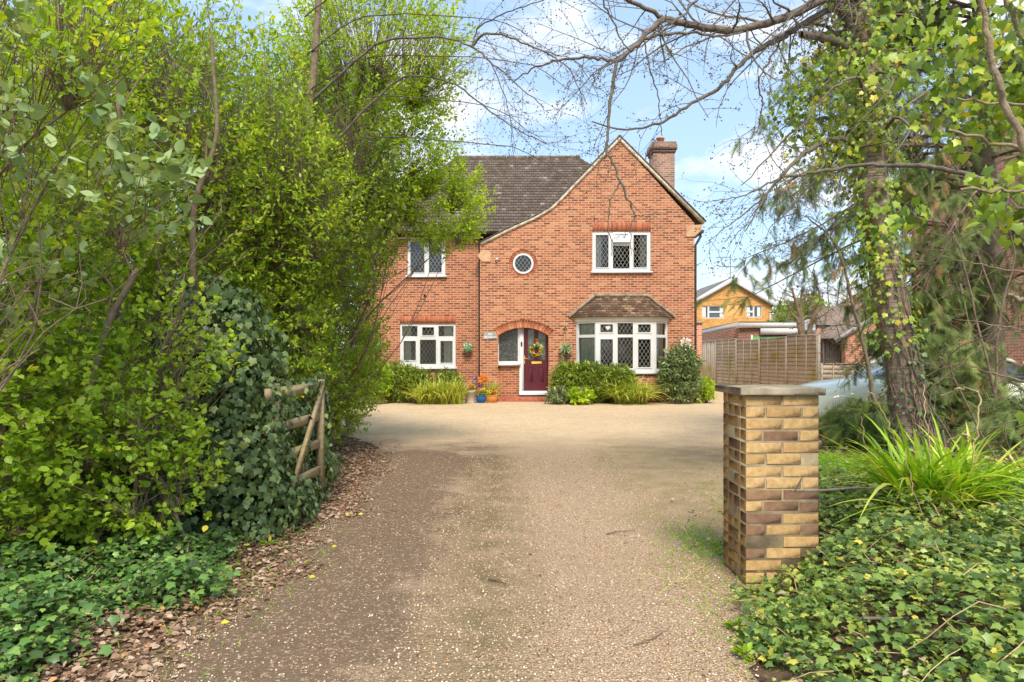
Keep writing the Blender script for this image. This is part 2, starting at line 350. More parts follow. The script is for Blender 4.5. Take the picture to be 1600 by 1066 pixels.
def gridmesh(mb, xs, ys, hf):
    X, Y = np.meshgrid(xs, ys); Z = hf(X, Y); nx = len(xs); ny = len(ys)
    i = (np.arange(ny-1)*nx)[:, None] + np.arange(nx-1)[None]
    mb.bulk(np.stack([X, Y, Z], -1).reshape(-1, 3), np.stack([i, i+1, i+nx+1, i+nx], -1).reshape(-1, 4)); return mb
def soilmat():
    m, nt, out = newmat('soil'); g = geo_pos(nt)
    n = noise(nt, 5, 8, g, .7)
    c = ramp(nt, n, [(.3, (.05, .03, .02)), (.5, (.13, .08, .05)), (.7, (.24, .16, .1))])
    sx = nt.nodes.new('ShaderNodeSeparateXYZ'); L(nt, g, sx.inputs[0])
    far = math_(nt, 'MULTIPLY', math_(nt, 'SUBTRACT', sx.outputs[1], 26, True), .2, True)
    c = mix(nt, far, c, ramp(nt, noise(nt, 1.5, 6, g), [(.3, (.08, .13, .03)), (.7, (.16, .22, .06))]))
    finish(nt, out, c, .95, .1, bump(nt, noise(nt, 40, 5, g), .8, .02)); return m
def gravelmat():
    m, nt, out = newmat('gravel'); g = geo_pos(nt)
    sx = nt.nodes.new('ShaderNodeSeparateXYZ'); L(nt, g, sx.inputs[0]); X, Y = sx.outputs[0], sx.outputs[1]
    wob = noise(nt, .9, 6, g, .65)
    w2 = noise(nt, 3.5, 5, g, .7)
    def stones(scale, stops):
        v = nt.nodes.new('ShaderNodeTexVoronoi'); v.inputs['Scale'].default_value = scale; v.inputs['Randomness'].default_value = 1
        L(nt, g, v.inputs['Vector'])
        wn = nt.nodes.new('ShaderNodeTexWhiteNoise'); L(nt, v.outputs['Color'], wn.inputs['Vector'])
        col = ramp(nt, wn.outputs['Value'], stops)
        edge = math_(nt, 'MULTIPLY', math_(nt, 'SUBTRACT', .62, v.outputs['Distance'], True), 3.2, True)
        return col, edge, v.outputs['Distance']
    S = [(0, (.13, .08, .045)), (.2, (.42, .26, .14)), (.42, (.72, .48, .27)), (.62, (.86, .62, .37)), (.82, (.93, .73, .47)), (.95, (.88, .76, .58)), (1, (.92, .88, .82))]
    c1, e1, d1 = stones(68, S); c2, e2, d2 = stones(150, S)
    stone = mix(nt, ramp(nt, noise(nt, 7, 4, g), [(.4, (0, 0, 0)), (.6, (1, 1, 1))]), c1, c2)
    crev = math_(nt, 'MULTIPLY', e1, math_(nt, 'ADD', math_(nt, 'MULTIPLY', e2, .4), .6))
    gravel = mix(nt, crev, (.27, .17, .10), stone)
    # forecourt: clean pale gold gravel
    c3, e3, d3 = stones(26, [(0, (.42, .27, .14)), (.3, (.70, .50, .28)), (.7, (.90, .70, .43)), (1, (.95, .86, .66))])
    pale = mix(nt, .5, mix(nt, .5, gravel, c3), (.90, .69, .42))
    pale = mix(nt, math_(nt, 'MULTIPLY', math_(nt, 'SUBTRACT', noise(nt, 2.4, 8, g, .75), .5, True), 2.2, True), pale, mix(nt, 1., pale, (.62, .56, .5), 'MULTIPLY'))
    fx = math_(nt, 'ADD', Y, math_(nt, 'MULTIPLY', math_(nt, 'SUBTRACT', wob, .5), 5.0))
    fac = math_(nt, 'MULTIPLY', math_(nt, 'SUBTRACT', fx, 10.6), .36, True)
    # bare compacted soil in the wheel track on the left
    soil = mix(nt, noise(nt, 12, 6, g, .7), (.085, .054, .034), (.25, .17, .11))
    soil = mix(nt, math_(nt, 'MULTIPLY', math_(nt, 'SUBTRACT', noise(nt, 55, 3, g), .56, True), 7, True), soil, (.66, .5, .34))
    cx = math_(nt, 'ADD', -1.05, math_(nt, 'MULTIPLY', Y, -.004))
    dx = math_(nt, 'ABSOLUTE', math_(nt, 'SUBTRACT', X, cx))
    dd = math_(nt, 'ADD', dx, math_(nt, 'MULTIPLY', math_(nt, 'SUBTRACT', wob, .5), 1.5))
    dd = math_(nt, 'ADD', dd, math_(nt, 'MULTIPLY', math_(nt, 'SUBTRACT', w2, .5), 1.3))
    sf = math_(nt, 'SUBTRACT', 1.0, math_(nt, 'MULTIPLY', math_(nt, 'SUBTRACT', dd, .34), 2.2, True))
    leftm = math_(nt, 'MULTIPLY', math_(nt, 'SUBTRACT', math_(nt, 'ADD', -1.0, math_(nt, 'MULTIPLY', w2, .5)), X), 4, True)
    sf = math_(nt, 'MAXIMUM', sf, leftm)
    sf = math_(nt, 'MULTIPLY', sf, math_(nt, 'SUBTRACT', 1.0, math_(nt, 'MULTIPLY', math_(nt, 'SUBTRACT', fx, 10.4), .5, True)))
    gravel = mix(nt, .28, gravel, mix(nt, noise(nt, 7, 7, g, .75), (.58, .40, .26), (1, .80, .58)))
    base = mix(nt, math_(nt, 'MULTIPLY', sf, .88), gravel, soil)
    # darker mossy ridge between the tracks
    rx = math_(nt, 'ABSOLUTE', math_(nt, 'SUBTRACT', X, math_(nt, 'ADD', -.12, math_(nt, 'MULTIPLY', Y, -.012))))
    rf = math_(nt, 'SUBTRACT', 1.0, math_(nt, 'MULTIPLY', rx, 2.0), True)
    rf = math_(nt, 'MULTIPLY', rf, math_(nt, 'MULTIPLY', math_(nt, 'SUBTRACT', w2, .34, True), 5, True))
    rf = math_(nt, 'MULTIPLY', rf, math_(nt, 'SUBTRACT', 1.0, math_(nt, 'MULTIPLY', math_(nt, 'SUBTRACT', fx, 9.6), .5, True)))
    base = mix(nt, math_(nt, 'MULTIPLY', rf, .78), base, mix(nt, noise(nt, 30, 4, g, .7), (.075, .055, .03), (.30, .24, .10)))
    # leaf-stained and mossy right verge
    vf = math_(nt, 'MULTIPLY', math_(nt, 'SUBTRACT', math_(nt, 'ADD', X, math_(nt, 'MULTIPLY', math_(nt, 'SUBTRACT', wob, .5), 1.4)), .95, True), 2.0, True)
    vf = math_(nt, 'MULTIPLY', vf, math_(nt, 'MULTIPLY', math_(nt, 'SUBTRACT', w2, .35, True), 3.5, True))
    vf = math_(nt, 'MULTIPLY', vf, math_(nt, 'SUBTRACT', 1.0, math_(nt, 'MULTIPLY', math_(nt, 'SUBTRACT', fx, 10.5), .5, True)))
    base = mix(nt, math_(nt, 'MULTIPLY', vf, .7), base, mix(nt, noise(nt, 2.2, 3, g), (.17, .11, .06), (.38, .36, .09)))
    c = mix(nt, fac, base, pale)
    big = noise(nt, .35, 4, g)
    c = mix(nt, math_(nt, 'MULTIPLY', math_(nt, 'SUBTRACT', big, .45, True), 1.2), c, mix(nt, 1., c, (.72, .7, .68), 'MULTIPLY'))
    h = math_(nt, 'ADD', math_(nt, 'MULTIPLY', math_(nt, 'SUBTRACT', 1.0, d1), math_(nt, 'SUBTRACT', 1.0, math_(nt, 'MULTIPLY', sf, .8))), math_(nt, 'MULTIPLY', d2, -.4))
    finish(nt, out, c, .9, .15, bump(nt, h, .9, .016)); return m
ax = np.arange(-10, 10.01, .1); gx = np.concatenate([[-400, -200, -100, -60, -30, -18, -13], ax, [13, 18, 30, 60, 100, 200, 400]])
ay = np.arange(0, 16.01, .1); gy = np.concatenate([[-200, -60, -20, -8, -3, -1], ay, [18, 22, 30, 45, 70, 120, 250, 600]])
b = MB(); gridmesh(b, gx, gy, hgt); tag(b.build('ground', soilmat(), smooth=True), kind='structure')
M['gravel'] = gravelmat()
ys = np.linspace(-1, 14, 90)
le = np.maximum(edge_left(ys), -14) - .12 + .05*RG.normal(size=90); re = np.minimum(edge_right(ys), 14) + .12 + .05*RG.normal(size=90)
b = MB(); v = []
for i, y in enumerate(ys): v += [(le[i], y, .008), (re[i], y, .008)]
b.bulk(v, [(2*i, 2*i+1, 2*i+3, 2*i+2) for i in range(89)])
b.bulk([(-14, 14, .008), (14, 14, .008), (14, 40, .008), (-14, 40, .008)], [(0, 1, 2, 3)])
tag(b.build('gravel_driveway', M['gravel']), kind='structure')
# loose stones lying on the drive
n = 26000
sy = 2.7+7.3*RG.random(n)**1.7; sx_ = -1.7+3.2*RG.random(n)
keep = (sx_ > edge_left(sy)-.05) & (sx_ < edge_right(sy)+.1) & ((np.abs(sx_+1.05) > .45) | (RG.random(n) < .22)); sy = sy[keep]; sx_ = sx_[keep]; n = len(sy)
tv = [(1,0,0),(0,1,0),(-1,0,0),(0,-1,0),(0,0,.7),(0,0,-.7)]; tf = [(0,1,4),(1,2,4),(2,3,4),(3,0,4),(1,0,5),(2,1,5),(3,2,5),(0,3,5)]
b = MB(); instances(b, tv, tf, np.stack([sx_, sy, np.full(n, .012)], 1), jit(n)*[1, 1, .3], np.array([0, 0, 1.])+jit(n, .3), .0035+.005*RG.random(n)**2)
m, nt, out = newmat('loose_stone'); finish(nt, out, ramp(nt, attr(nt), [(0, (.2, .12, .07)), (.3, (.50, .33, .19)), (.6, (.68, .5, .31)), (.88, (.82, .66, .46)), (1, (.9, .88, .82))]), .8, .25)
tag(b.build('loose_gravel', m, smooth=True), 'loose pale and brown stones scattered over the driveway', 'gravel', kind='stuff')

# ------------------------------------------------------------------ the house
FY, WY = 22.0, 22.4     # gable wing and side wing front planes
house = thing('brick_house', 'two storey red brick house with swept front gable and leaded white windows', 'house', (0, FY, 0))
g = lambda px, py, Y=FY: (PX(px, Y), PZ(py, Y))
prof = [(1098,348),(968,219),(947,240.5),(924,264.5),(898,291),(880,310),(863.5,326),(850,334.5),(835,343),(810,354),(791,363),(757,380)]
pr = [g(*p) for p in prof]
gl, gr_ = g(750, 0)[0], g(1085, 0)[0]
outer = [(gl, -.1), (gr_, -.1), (gr_, pr[0][1]-.02)] + pr[1:-1] + [(gl, pr[-1][1]-.03)]
def arc(cx, cz, r, a0, a1, n): return [(cx+r*math.cos(a), cz+r*math.sin(a)) for a in np.linspace(a0, a1, n)]
def rect(x0, x1, z0, z1): return [(x0, z0), (x1, z0), (x1, z1), (x0, z1)]
def grect(px0, px1, py0, py1, Y=FY): return rect(PX(px0, Y), PX(px1, Y), PZ(py1, Y), PZ(py0, Y))
rcx, rcz = g(817.5, 412); RR = .335
roundh = arc(rcx, rcz, RR, 0, 2*math.pi, 33)[:-1]
px0, px1 = g(778, 0)[0], g(857, 0)[0]; zsp, zcr = g(0, 519)[1], g(0, 512)[1]; zb = .155
hw = (px1-px0)/2; rise = zcr-zsp+.12; zsp = zcr-rise; ra = (hw*hw+rise*rise)/(2*rise); aa = math.asin(hw/ra)
pcx = (px0+px1)/2; archpts = arc(pcx, zcr-ra, ra, math.pi/2-aa, math.pi/2+aa, 15)
porch = [(px0, zb), (px1, zb)] + archpts
upw = grect(925.5, 1017, 361.5, 424); 
bayh = rect(2.15, 4.93, .5, 2.6)
b = MB(); b.poly(outer, [roundh, porch, upw, bayh], FY, .30, reveal=.10)
b.bulk([(gr_, FY, -.1), (gr_, 30, -.1), (gr_, 30, 5.8), (gr_, FY, 5.8), (gl, FY, -.1), (gl, WY+.02, -.1), (gl, WY+.02, 5.1), (gl, FY, 5.1)], [(0,1,2,3),(4,7,6,5)])
wall = b.build('gable_wall', M['brick'], house, box_uv=True)
# side wing wall
wl = PX(560, WY)
lw = grect(624.7, 712, 506, 574, WY); uw = grect(636.5, 696, 372.6, 431, WY)
b = MB(); b.poly(rect(wl, gl, -.1, 5.42), [lw, uw], WY, .3, reveal=.10)
b.bulk([(wl, WY, -.1), (wl, 29.6, -.1), (wl, 29.6, 5.42), (wl, WY, 5.42), (gr_, 29.6, -.1), (gr_, 29.6, 5.42)], [(0,3,2,1),(1,2,5,4)])
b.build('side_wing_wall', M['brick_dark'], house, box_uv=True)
# dark rooms behind the windows
b = MB()
for (x0, x1, z0, z1, y) in ((wl+.1, gl-.1, .3, 2.75, WY+.35), (wl+.1, gl-.1, 2.9, 5.35, WY+.35), (gl+2.2, gr_-.1, .3, 2.75, FY+.35), (gl+.1, gr_-.1, 2.95, 5.7, FY+.35)):
    b.bulk([(x0,y,z0),(x1,y,z0),(x1,y+3,z0),(x0,y+3,z0),(x0,y,z1),(x1,y,z1),(x1,y+3,z1),(x0,y+3,z1)], [(0,1,2,3),(4,7,6,5),(0,3,7,4),(1,5,6,2),(3,2,6,7)])
b.build('room_lining', M['room'], house)

# --- windows
def leadwork(mb, x0, x1, z0, z1, y, pw=.128, ph=.20, w=.0085, circ=None):
    sl = ph/pw
    for sgn in (1, -1):
        k0 = math.floor(-(z1-z0)/ph)-1; k1 = math.ceil((x1-x0)/pw)+math.ceil((z1-z0)/ph)+2
        for k in range(k0, k1):
            # line: z = z0 + sgn*sl*(x - xs)
            xs = (x0 if sgn > 0 else x0) + k*pw
            if circ:
                cx, cz, r = circ
                A = np.array([xs, z0]); D = np.array([1, sgn*sl]); D = D/np.linalg.norm(D); C = np.array([cx, cz])-A; t = C@D; q = C@C-t*t
                if q >= r*r: continue
                h = math.sqrt(r*r-q); a, c = A+D*(t-h), A+D*(t+h)
            else:
                xa, xb = x0, x1; za, zb_ = z0+sgn*sl*(xa-xs), z0+sgn*sl*(xb-xs)
                ts = []
                t0, t1 = 0.0, 1.0; dz = zb_-za
                for bound, lo in ((z0, True), (z1, False)):
                    tb = (bound-za)/dz
                    if (dz > 0) == lo: t0 = max(t0, tb)
                    else: t1 = min(t1, tb)
                if t1-t0 < .02: continue
                a = np.array([xa+(xb-xa)*t0, za+dz*t0]); c = np.array([xa+(xb-xa)*t1, za+dz*t1])
            d = unit(c-a); nrm = np.array([-d[1], d[0]])*w/2
            q4 = [a-nrm, c-nrm, c+nrm, a+nrm]
            mb.bulk([(p[0], y, p[1]) for p in q4]+[(p[0], y+.006, p[1]) for p in q4], [(0,1,2,3),(0,4,5,1),(3,2,6,7)])
def curtain(mb, x0, x1, z0, z1, y):
    n = max(6, int((x1-x0)/.025)); xs = np.linspace(x0, x1, n); zz = y+.03*np.sin(np.arange(n)*1.35+RG.random()*6)+.01*RG.normal(size=n)
    v = [(x, q, z) for x, q in zip(xs, zz) for z in (z0, z1)]
    mb.bulk(v, [(2*i, 2*i+2, 2*i+3, 2*i+1) for i in range(n-1)])
def window(label, outer, lights, y, curt=(), sill=True, lead=True, name='window'):
    """outer: loop ; lights: list of (x0,x1,z0,z1,casement)"""
    x0 = min(p[0] for p in outer); x1 = max(p[0] for p in outer); z0 = min(p[1] for p in outer); z1 = max(p[1] for p in outer)
    w = MB(); w.poly(rect(x0+.003, x1-.003, z0+.003, z1-.003), [rect(*l[:4]) for l in lights], y, .055)
    wo = w.build(name, M['white'], house); 
    if label: wo['label'] = label
    gm = MB(); lm = MB()
    for l in lights:
        c = MB()
        a0, a1, c0, c1 = l[:4]; yy = y+.03
        if l[4]:
            t = .028; c.poly(rect(a0-t, a1+t, c0-t, c1+t), [rect(a0, a1, c0, c1)], y-.018, .0165)
        if c.n: c.build('casement', M['white'], wo)
        gm.bulk([(a0, yy, c0), (a1, yy, c0), (a1, yy, c1), (a0, yy, c1)], [(0,1,2,3)])
        if lead: leadwork(lm, a0, a1, c0, c1, yy-.012)
    gm.build('glass', M['glass'], wo)
    if lead: lm.build('leading', M['lead'], wo)
    if curt:
        for q in curt:
            k = MB(); curtain(k, *q); k.build('curtain', M['curtain'], wo)
    if sill:
        MB().box(x0-.05, x1+.05, y-.13, y+.02, z0-.06, z0-.002, bev=.008).build('sill', M['white'], wo)
    return wo
def lit(px0, px1, py0, py1, cs, Y=FY): return (PX(px0, Y), PX(px1, Y), PZ(py1, Y), PZ(py0, Y), cs)
uy = FY+.035
window('white leaded window under the gable peak with its small top light open', upw, [lit(931, 951, 367, 418, 1), lit(958, 984, 384, 419.5, 0), lit(990, 1011, 367, 418, 1), lit(960.5, 982, 367.5, 376, 0)], uy,
       [(g(931,0)[0]-.02, g(941,0)[0], g(0,421)[1], g(0,364)[1], FY+.18), (g(1001,0)[0], g(1011,0)[0]+.03, g(0,421)[1], g(0,364)[1], FY+.18)])
# open top light
win = [o for o in house.children if o.name.startswith('window')][-1]
a, c = g(957.5, 379.5); a2, c2 = g(985, 363.5)
b = MB(); v0 = len(b.v)
b.poly(rect(a, a2, 0, c2-c), [rect(a+.06, a2-.06, .06, c2-c-.06)], 0, .03)
V = np.concatenate(b.v); th = rad(16); V2 = V.copy(); H_ = c2-c
V2[:, 1] = uy-.03 - (H_-V[:, 2])*math.sin(th) + V[:, 1]; V2[:, 2] = c + H_ - (H_-V[:, 2])*math.cos(th)
b.v = [V2]; vt = b.build('vent_light', M['white'], win)
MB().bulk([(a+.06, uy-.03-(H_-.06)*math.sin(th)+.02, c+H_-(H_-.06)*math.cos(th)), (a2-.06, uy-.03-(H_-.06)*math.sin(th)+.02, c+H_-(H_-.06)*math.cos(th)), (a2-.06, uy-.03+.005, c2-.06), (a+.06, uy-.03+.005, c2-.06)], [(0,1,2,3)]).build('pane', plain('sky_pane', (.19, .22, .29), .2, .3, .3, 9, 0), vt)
wy = WY+.035
window('white leaded ground floor window of the side wing', lw, [lit(628, 652, 509.5, 525.5, 0, WY), lit(659.5, 678, 511.5, 524, 1, WY), lit(685, 708.5, 509.5, 525.5, 0, WY), lit(630.5, 649.5, 533, 563, 1, WY), lit(656, 681, 531, 569, 0, WY), lit(688, 707, 533, 567, 1, WY)], wy,
       [(PX(627, WY), PX(641, WY), PZ(572, WY), PZ(508, WY), WY+.2), (PX(693, WY), PX(709, WY), PZ(572, WY), PZ(508, WY), WY+.2)])
window('white two light upper window of the side wing half behind leaves', uw, [lit(641, 663, 377, 426, 1, WY), lit(670, 690, 377, 426, 1, WY)], wy)
# round window
rw = MB(); rw.poly(arc(rcx, rcz, RR-.003, 0, 2*math.pi, 33)[:-1], [arc(rcx, rcz, RR-.065, 0, 2*math.pi, 33)[:-1]], FY-.01, .06)
rwo = rw.build('round_window', M['white'], house)
gp = arc(rcx, rcz, RR-.06, 0, 2*math.pi, 33)[:-1]
MB().bulk([(p[0], FY+.03, p[1]) for p in gp]+[(rcx, FY+.03, rcz)], [(i, (i+1) % 32, 32) for i in range(32)]).build('glass', M['glass'], rwo)
b = MB(); leadwork(b, rcx-.4, rcx+.4, rcz-.4, rcz+.4, FY+.018, .13, .17, circ=(rcx, rcz, RR-.065)); b.build('leading', M['lead'], rwo)
# brick trim: soldier courses, ring, arch
def soldiers(mb, x0, x1, z0, z1, y, w=.0755):
    n = round((x1-x0)/w); w = (x1-x0)/n
    for i in range(n): mb.box(x0+i*w+.006, x0+(i+1)*w-.006, y-.006, y+.05, z0, z1, RG.random())
M['cutbrick'], nt, out = newmat('cut_brick')
cc = ramp(nt, attr(nt), [(0, (.30, .08, .04)), (.45, (.43, .13, .06)), (.8, (.52, .18, .085)), (1, (.60, .25, .12))])
cc = mix(nt, math_(nt, 'MULTIPLY', noise(nt, 18, 4, geo_pos(nt)), .5), cc, (.36, .13, .07)); finish(nt, out, cc, .85, .2, bump(nt, noise(nt, 70, 3, geo_pos(nt)), .4, .005))
b = MB()
soldiers(b, g(925.5,0)[0], g(1017,0)[0], g(0,360.7)[1], g(0,347.8)[1], FY)
b.build('soldier_course', M['cutbrick'], house); b = MB()
soldiers(b, PX(624.7,WY), PX(712,WY), PZ(505.3,WY), PZ(494,WY), WY)
b.build('soldier_course', M['cutbrick'], house); b = MB()
def radial(mb, cx, cz, r0, r1, a0, a1, n, y):
    for i in range(n):
        t0 = a0+(a1-a0)*(i+.09)/n; t1 = a0+(a1-a0)*(i+.91)/n
        q = [(cx+r*math.cos(t), cz+r*math.sin(t)) for r, t in ((r0,t0),(r1,t0),(r1,t1),(r0,t1))]
        mb.bulk([(p[0], y-.007, p[1]) for p in q]+[(p[0], y+.03, p[1]) for p in q], [(3,2,1,0),(4,5,1,0),(1,5,6,2),(2,6,7,3),(3,7,4,0)], RG.random())
radial(b, rcx, rcz, RR+.005, RR+.118, 0, 2*math.pi, 34, FY)
b.build('brick_ring', M['cutbrick'], house); b = MB()
radial(b, pcx, zcr-ra, ra+.006, ra+.25, math.pi/2-aa-.03, math.pi/2+aa+.03, 23, FY)
b.build('brick_arch', M['cutbrick'], house)
# --- porch recess
DY = FY+.27
pr_ = MB(); 
arch_l = [(p[0], p[1]) for p in archpts]
lp = [(px0, zb), (px1, zb)] + arch_l
pr_.bulk([(p[0], yy, p[1]) for yy in (FY+.1, DY+.1) for p in lp], [(k, (k+1) % len(lp), len(lp)+(k+1) % len(lp), len(lp)+k) for k in range(len(lp))])
pz = g(0, 571.5)[1]; pxr = g(813, 0)[0]
pr_.bulk([(px0, DY, zb), (pxr, DY, zb), (pxr, DY, pz), (px0, DY, pz)], [(0,1,2,3)])
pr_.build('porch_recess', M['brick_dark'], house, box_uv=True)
# recess window with patterned glass
x0, x1 = px0, PX(812, DY)
b = MB(); zt = zcr+.02
b.poly(rect(x0, x1, pz+.09, zt), [rect(x0+.025, x1-.06, pz+.14, zt-.04)], DY-.02, .05)
pw_ = b.build('porch_window', M['white'], house)
MB().bulk([(x0+.02, DY+.005, pz+.13), (x1-.05, DY+.005, pz+.13), (x1-.05, DY+.005, zt-.03), (x0+.02, DY+.005, zt-.03)], [(0,1,2,3)]).build('glass', M['obscured'], pw_)
MB().box(x0+.004, x1+.03, DY-.14, DY+.03, pz, pz+.085, bev=.01).build('sill', M['white'], pw_)
b = MB(); b.box(PX(811.5,DY), PX(818.5,DY), DY-.06, DY+.06, .3, zcr+.03, bev=.006); b.build('door_post', M['white'], house)
b = MB(); b.box(PX(811,DY), px1-.003, DY-.16, DY+.06, .2, .335, bev=.01); b.build('door_threshold', M['white'], house)
# door
dx0, dx1 = PX(819,DY), px1-.005; dz0, dz1 = .34, zcr+.03
door = MB(); gx0, gx1, gx2, gx3 = PX(825,DY), PX(834.5,DY), PX(841,DY), PX(852,DY); gz0, gz1 = PZ(562,DY), PZ(515,DY)
door.poly(rect(dx0, dx1, dz0, dz1), [rect(gx0, gx1, gz0, gz1), rect(gx2, gx3, gz0, gz1)], DY, .05)
for (a, c) in ((PX(823.5,DY), PX(836,DY)), (PX(840.5,DY), PX(853,DY))):
    z0, z1 = PZ(600,DY), PZ(572.5,DY)
    door.poly(rect(a, c, z0, z1), [rect(a+.035, c-.035, z0+.035, z1-.035)], DY-.012, .011)
    door.box(a+.07, c-.07, DY-.01, DY-.001, z0+.07, z1-.07, bev=.006)
do = door.build('front_door', M['door'], house)
b = MB()
for a, c in ((gx0, gx1), (gx2, gx3)): b.bulk([(a, DY+.02, gz0), (c, DY+.02, gz0), (c, DY+.02, gz1), (a, DY+.02, gz1)], [(0,1,2,3)])
b.build('glass', plain('green_glass', (.11, .14, .095), .1, .8, .5, 7, .2, 9), do)
MB().box(PX(830.5,DY), PX(846.5,DY), DY-.022, DY-.001, PZ(568.7,DY), PZ(565,DY), bev=.004).build('letterbox', M['brass'], do)
b = MB(); b.box(PX(818.8,DY), PX(820.3,DY), DY-.02, DY-.001, PZ(569,DY), PZ(556,DY), bev=.003); b.box(PX(818.8,DY), PX(824,DY), DY-.06, DY-.045, PZ(561,DY), PZ(560,DY)); b.box(PX(819,DY), PX(820,DY), DY-.05, DY-.01, PZ(561,DY), PZ(560,DY)); b.build('handle', M['brass'], do)
MB().box(PX(813.7,DY), PX(816,DY), DY-.08, DY-.061, PZ(541.5,DY), PZ(534.5,DY), bev=.005).build('doorbell', M['dark'], house)
b = MB(); b.box(px0-.0, px1+.25, FY-.12, FY-.003, 0, .15, bev=.012); b.box(px0+.004, px1-.004, FY-.002, DY+.1, 0, .154); b.build('porch_step', M['step'], house)
# --- bay window
BY = FY-.5
bx = [2.07, 2.64, 4.53, 5.01]
pan = [((bx[0],FY),(bx[1],BY)), ((bx[1],BY),(bx[2],BY)), ((bx[2],BY),(bx[3],FY))]
zs, zt = .96, PZ(502.5, BY); ztr0, ztr1 = PZ(527.3,BY), PZ(522.8,BY)
CASE = []; CURT = []; bayw = MB(); gm = MB(); lm = MB(); cas = MB(); cur = MB()
def place(mb_src, A, B, dst):
    """panel-local (u, depth, z) -> world"""
    A = np.array(A); B = np.array(B); d = unit(B-A); nrm = np.array([-d[1], d[0]])   # into the room
    for v, i, s_, a_, u_ in zip(mb_src.v, mb_src.idx, mb_src.sz, mb_src.att, mb_src.uv): pass
    V = np.concatenate(mb_src.v); W = np.zeros_like(V)
    W[:, 0] = A[0]+d[0]*V[:, 0]+nrm[0]*V[:, 1]; W[:, 1] = A[1]+d[1]*V[:, 0]+nrm[1]*V[:, 1]; W[:, 2] = V[:, 2]
    dst.v.append(W.astype(np.float32)); dst.att += mb_src.att; dst.idx += [i+dst.n for i in mb_src.idx]; dst.sz += mb_src.sz; dst.uv += mb_src.uv; dst.n += len(W)
def fu(px): return PX(px, BY)-bx[1]
LW = math.hypot(bx[1]-bx[0], .5); RW = math.hypot(bx[3]-bx[2], .5); CW = bx[2]-bx[1]
zlb = .99+.1
L3 = [[(.10, LW-.04, zlb, ztr0, 0), (.10, LW-.04, ztr1, zt-.05, 0)],
      [(fu(938), fu(957.5), zlb+.03, ztr0-.06, 1), (fu(965), fu(989), zlb, ztr0, 0), (fu(997), fu(1016.5), zlb+.03, ztr0-.06, 1),
       (fu(938), fu(957.5), ztr1+.07, zt-.09, 1), (fu(965), fu(989), ztr1, zt-.05, 0), (fu(997), fu(1016.5), ztr1+.07, zt-.09, 1)],
      [(.04, RW-.10, zlb, ztr0, 0), (.04, RW-.10, ztr1, zt-.05, 0)]]
for (A, B), W_, ls in zip(pan, (LW, CW, RW), L3):
    t = MB(); t.poly(rect(.001, W_-.001, zs, zt), [rect(*l[:4]) for l in ls], 0, .06); place(t, A, B, bayw)
    t = MB(); t2 = MB(); t3 = MB(); t4 = MB()
    for l in ls:
        a0, a1, c0, c1 = l[:4]
        if l[4]: tc_ = MB(); tc_.poly(rect(a0-.035, a1+.035, c0-.035, c1+.035), [rect(a0, a1, c0, c1)], -.018, .0165); q_ = MB(); place(tc_, A, B, q_); CASE.append(q_)
        t.bulk([(a0,.03,c0),(a1,.03,c0),(a1,.03,c1),(a0,.03,c1)], [(0,1,2,3)])
        if W_ == CW: leadwork(t2, a0, a1, c0, c1, .018)
        else: curtain(t4, a0-.03, a1+.03, c0-.03, c1+.03, .12)
    place(t, A, B, gm)
    if t2.n: place(t2, A, B, lm)
    if t4.n: q_ = MB(); place(t4, A, B, q_); CURT.append(q_)
bayo = bayw.build('bay_window', M['white'], house)
gm.build('glass', M['glass'], bayo); lm.build('leading', M['lead'], bayo); [q.build('casement', M['white'], bayo) for q in CASE]; [q.build('curtain', M['curtain'], bayo) for q in CURT]
def bayslab(mb, off, z0, z1):
    o = off; q = [(bx[0]-o*1.2, FY-.003), (bx[1]-o*.6, BY-o), (bx[2]+o*.6, BY-o), (bx[3]+o*1.2, FY-.003)]
    mb.bulk([(p[0], p[1], z) for z in (z0, z1) for p in q], [(3,2,1,0),(4,5,6,7),(0,1,5,4),(1,2,6,5),(2,3,7,6)])
b = MB(); bayslab(b, .06, zs-.06, zs-.001); b.build('sill', M['white'], bayo)
b = MB(); bayslab(b, .03, zt+.001, zt+.115); b.build('fascia', M['cream'], bayo)
b = MB(); bayslab(b, .13, zt+.117, zt+.135); b.build('soffit', M['cream'], bayo)
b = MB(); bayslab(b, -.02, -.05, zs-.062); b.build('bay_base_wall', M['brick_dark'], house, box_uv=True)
# heart ornament hanging in the bay window
hp = [(.0+.062*16*math.sin(t)**3/16, .06*(13*math.cos(t)-5*math.cos(2*t)-2*math.cos(3*t)-math.cos(4*t))/16) for t in np.linspace(0, 2*math.pi, 25)[:-1]]
hx, hz = PX(950, BY), PZ(512.3, BY)
b = MB(); b.poly([(hx+p[0]*1.25, hz+p[1]*1.35) for p in hp], [], BY+.002, .014); tag(b.build('heart_ornament', M['white']), 'small white heart hanging in the left top light of the bay window', 'ornament')

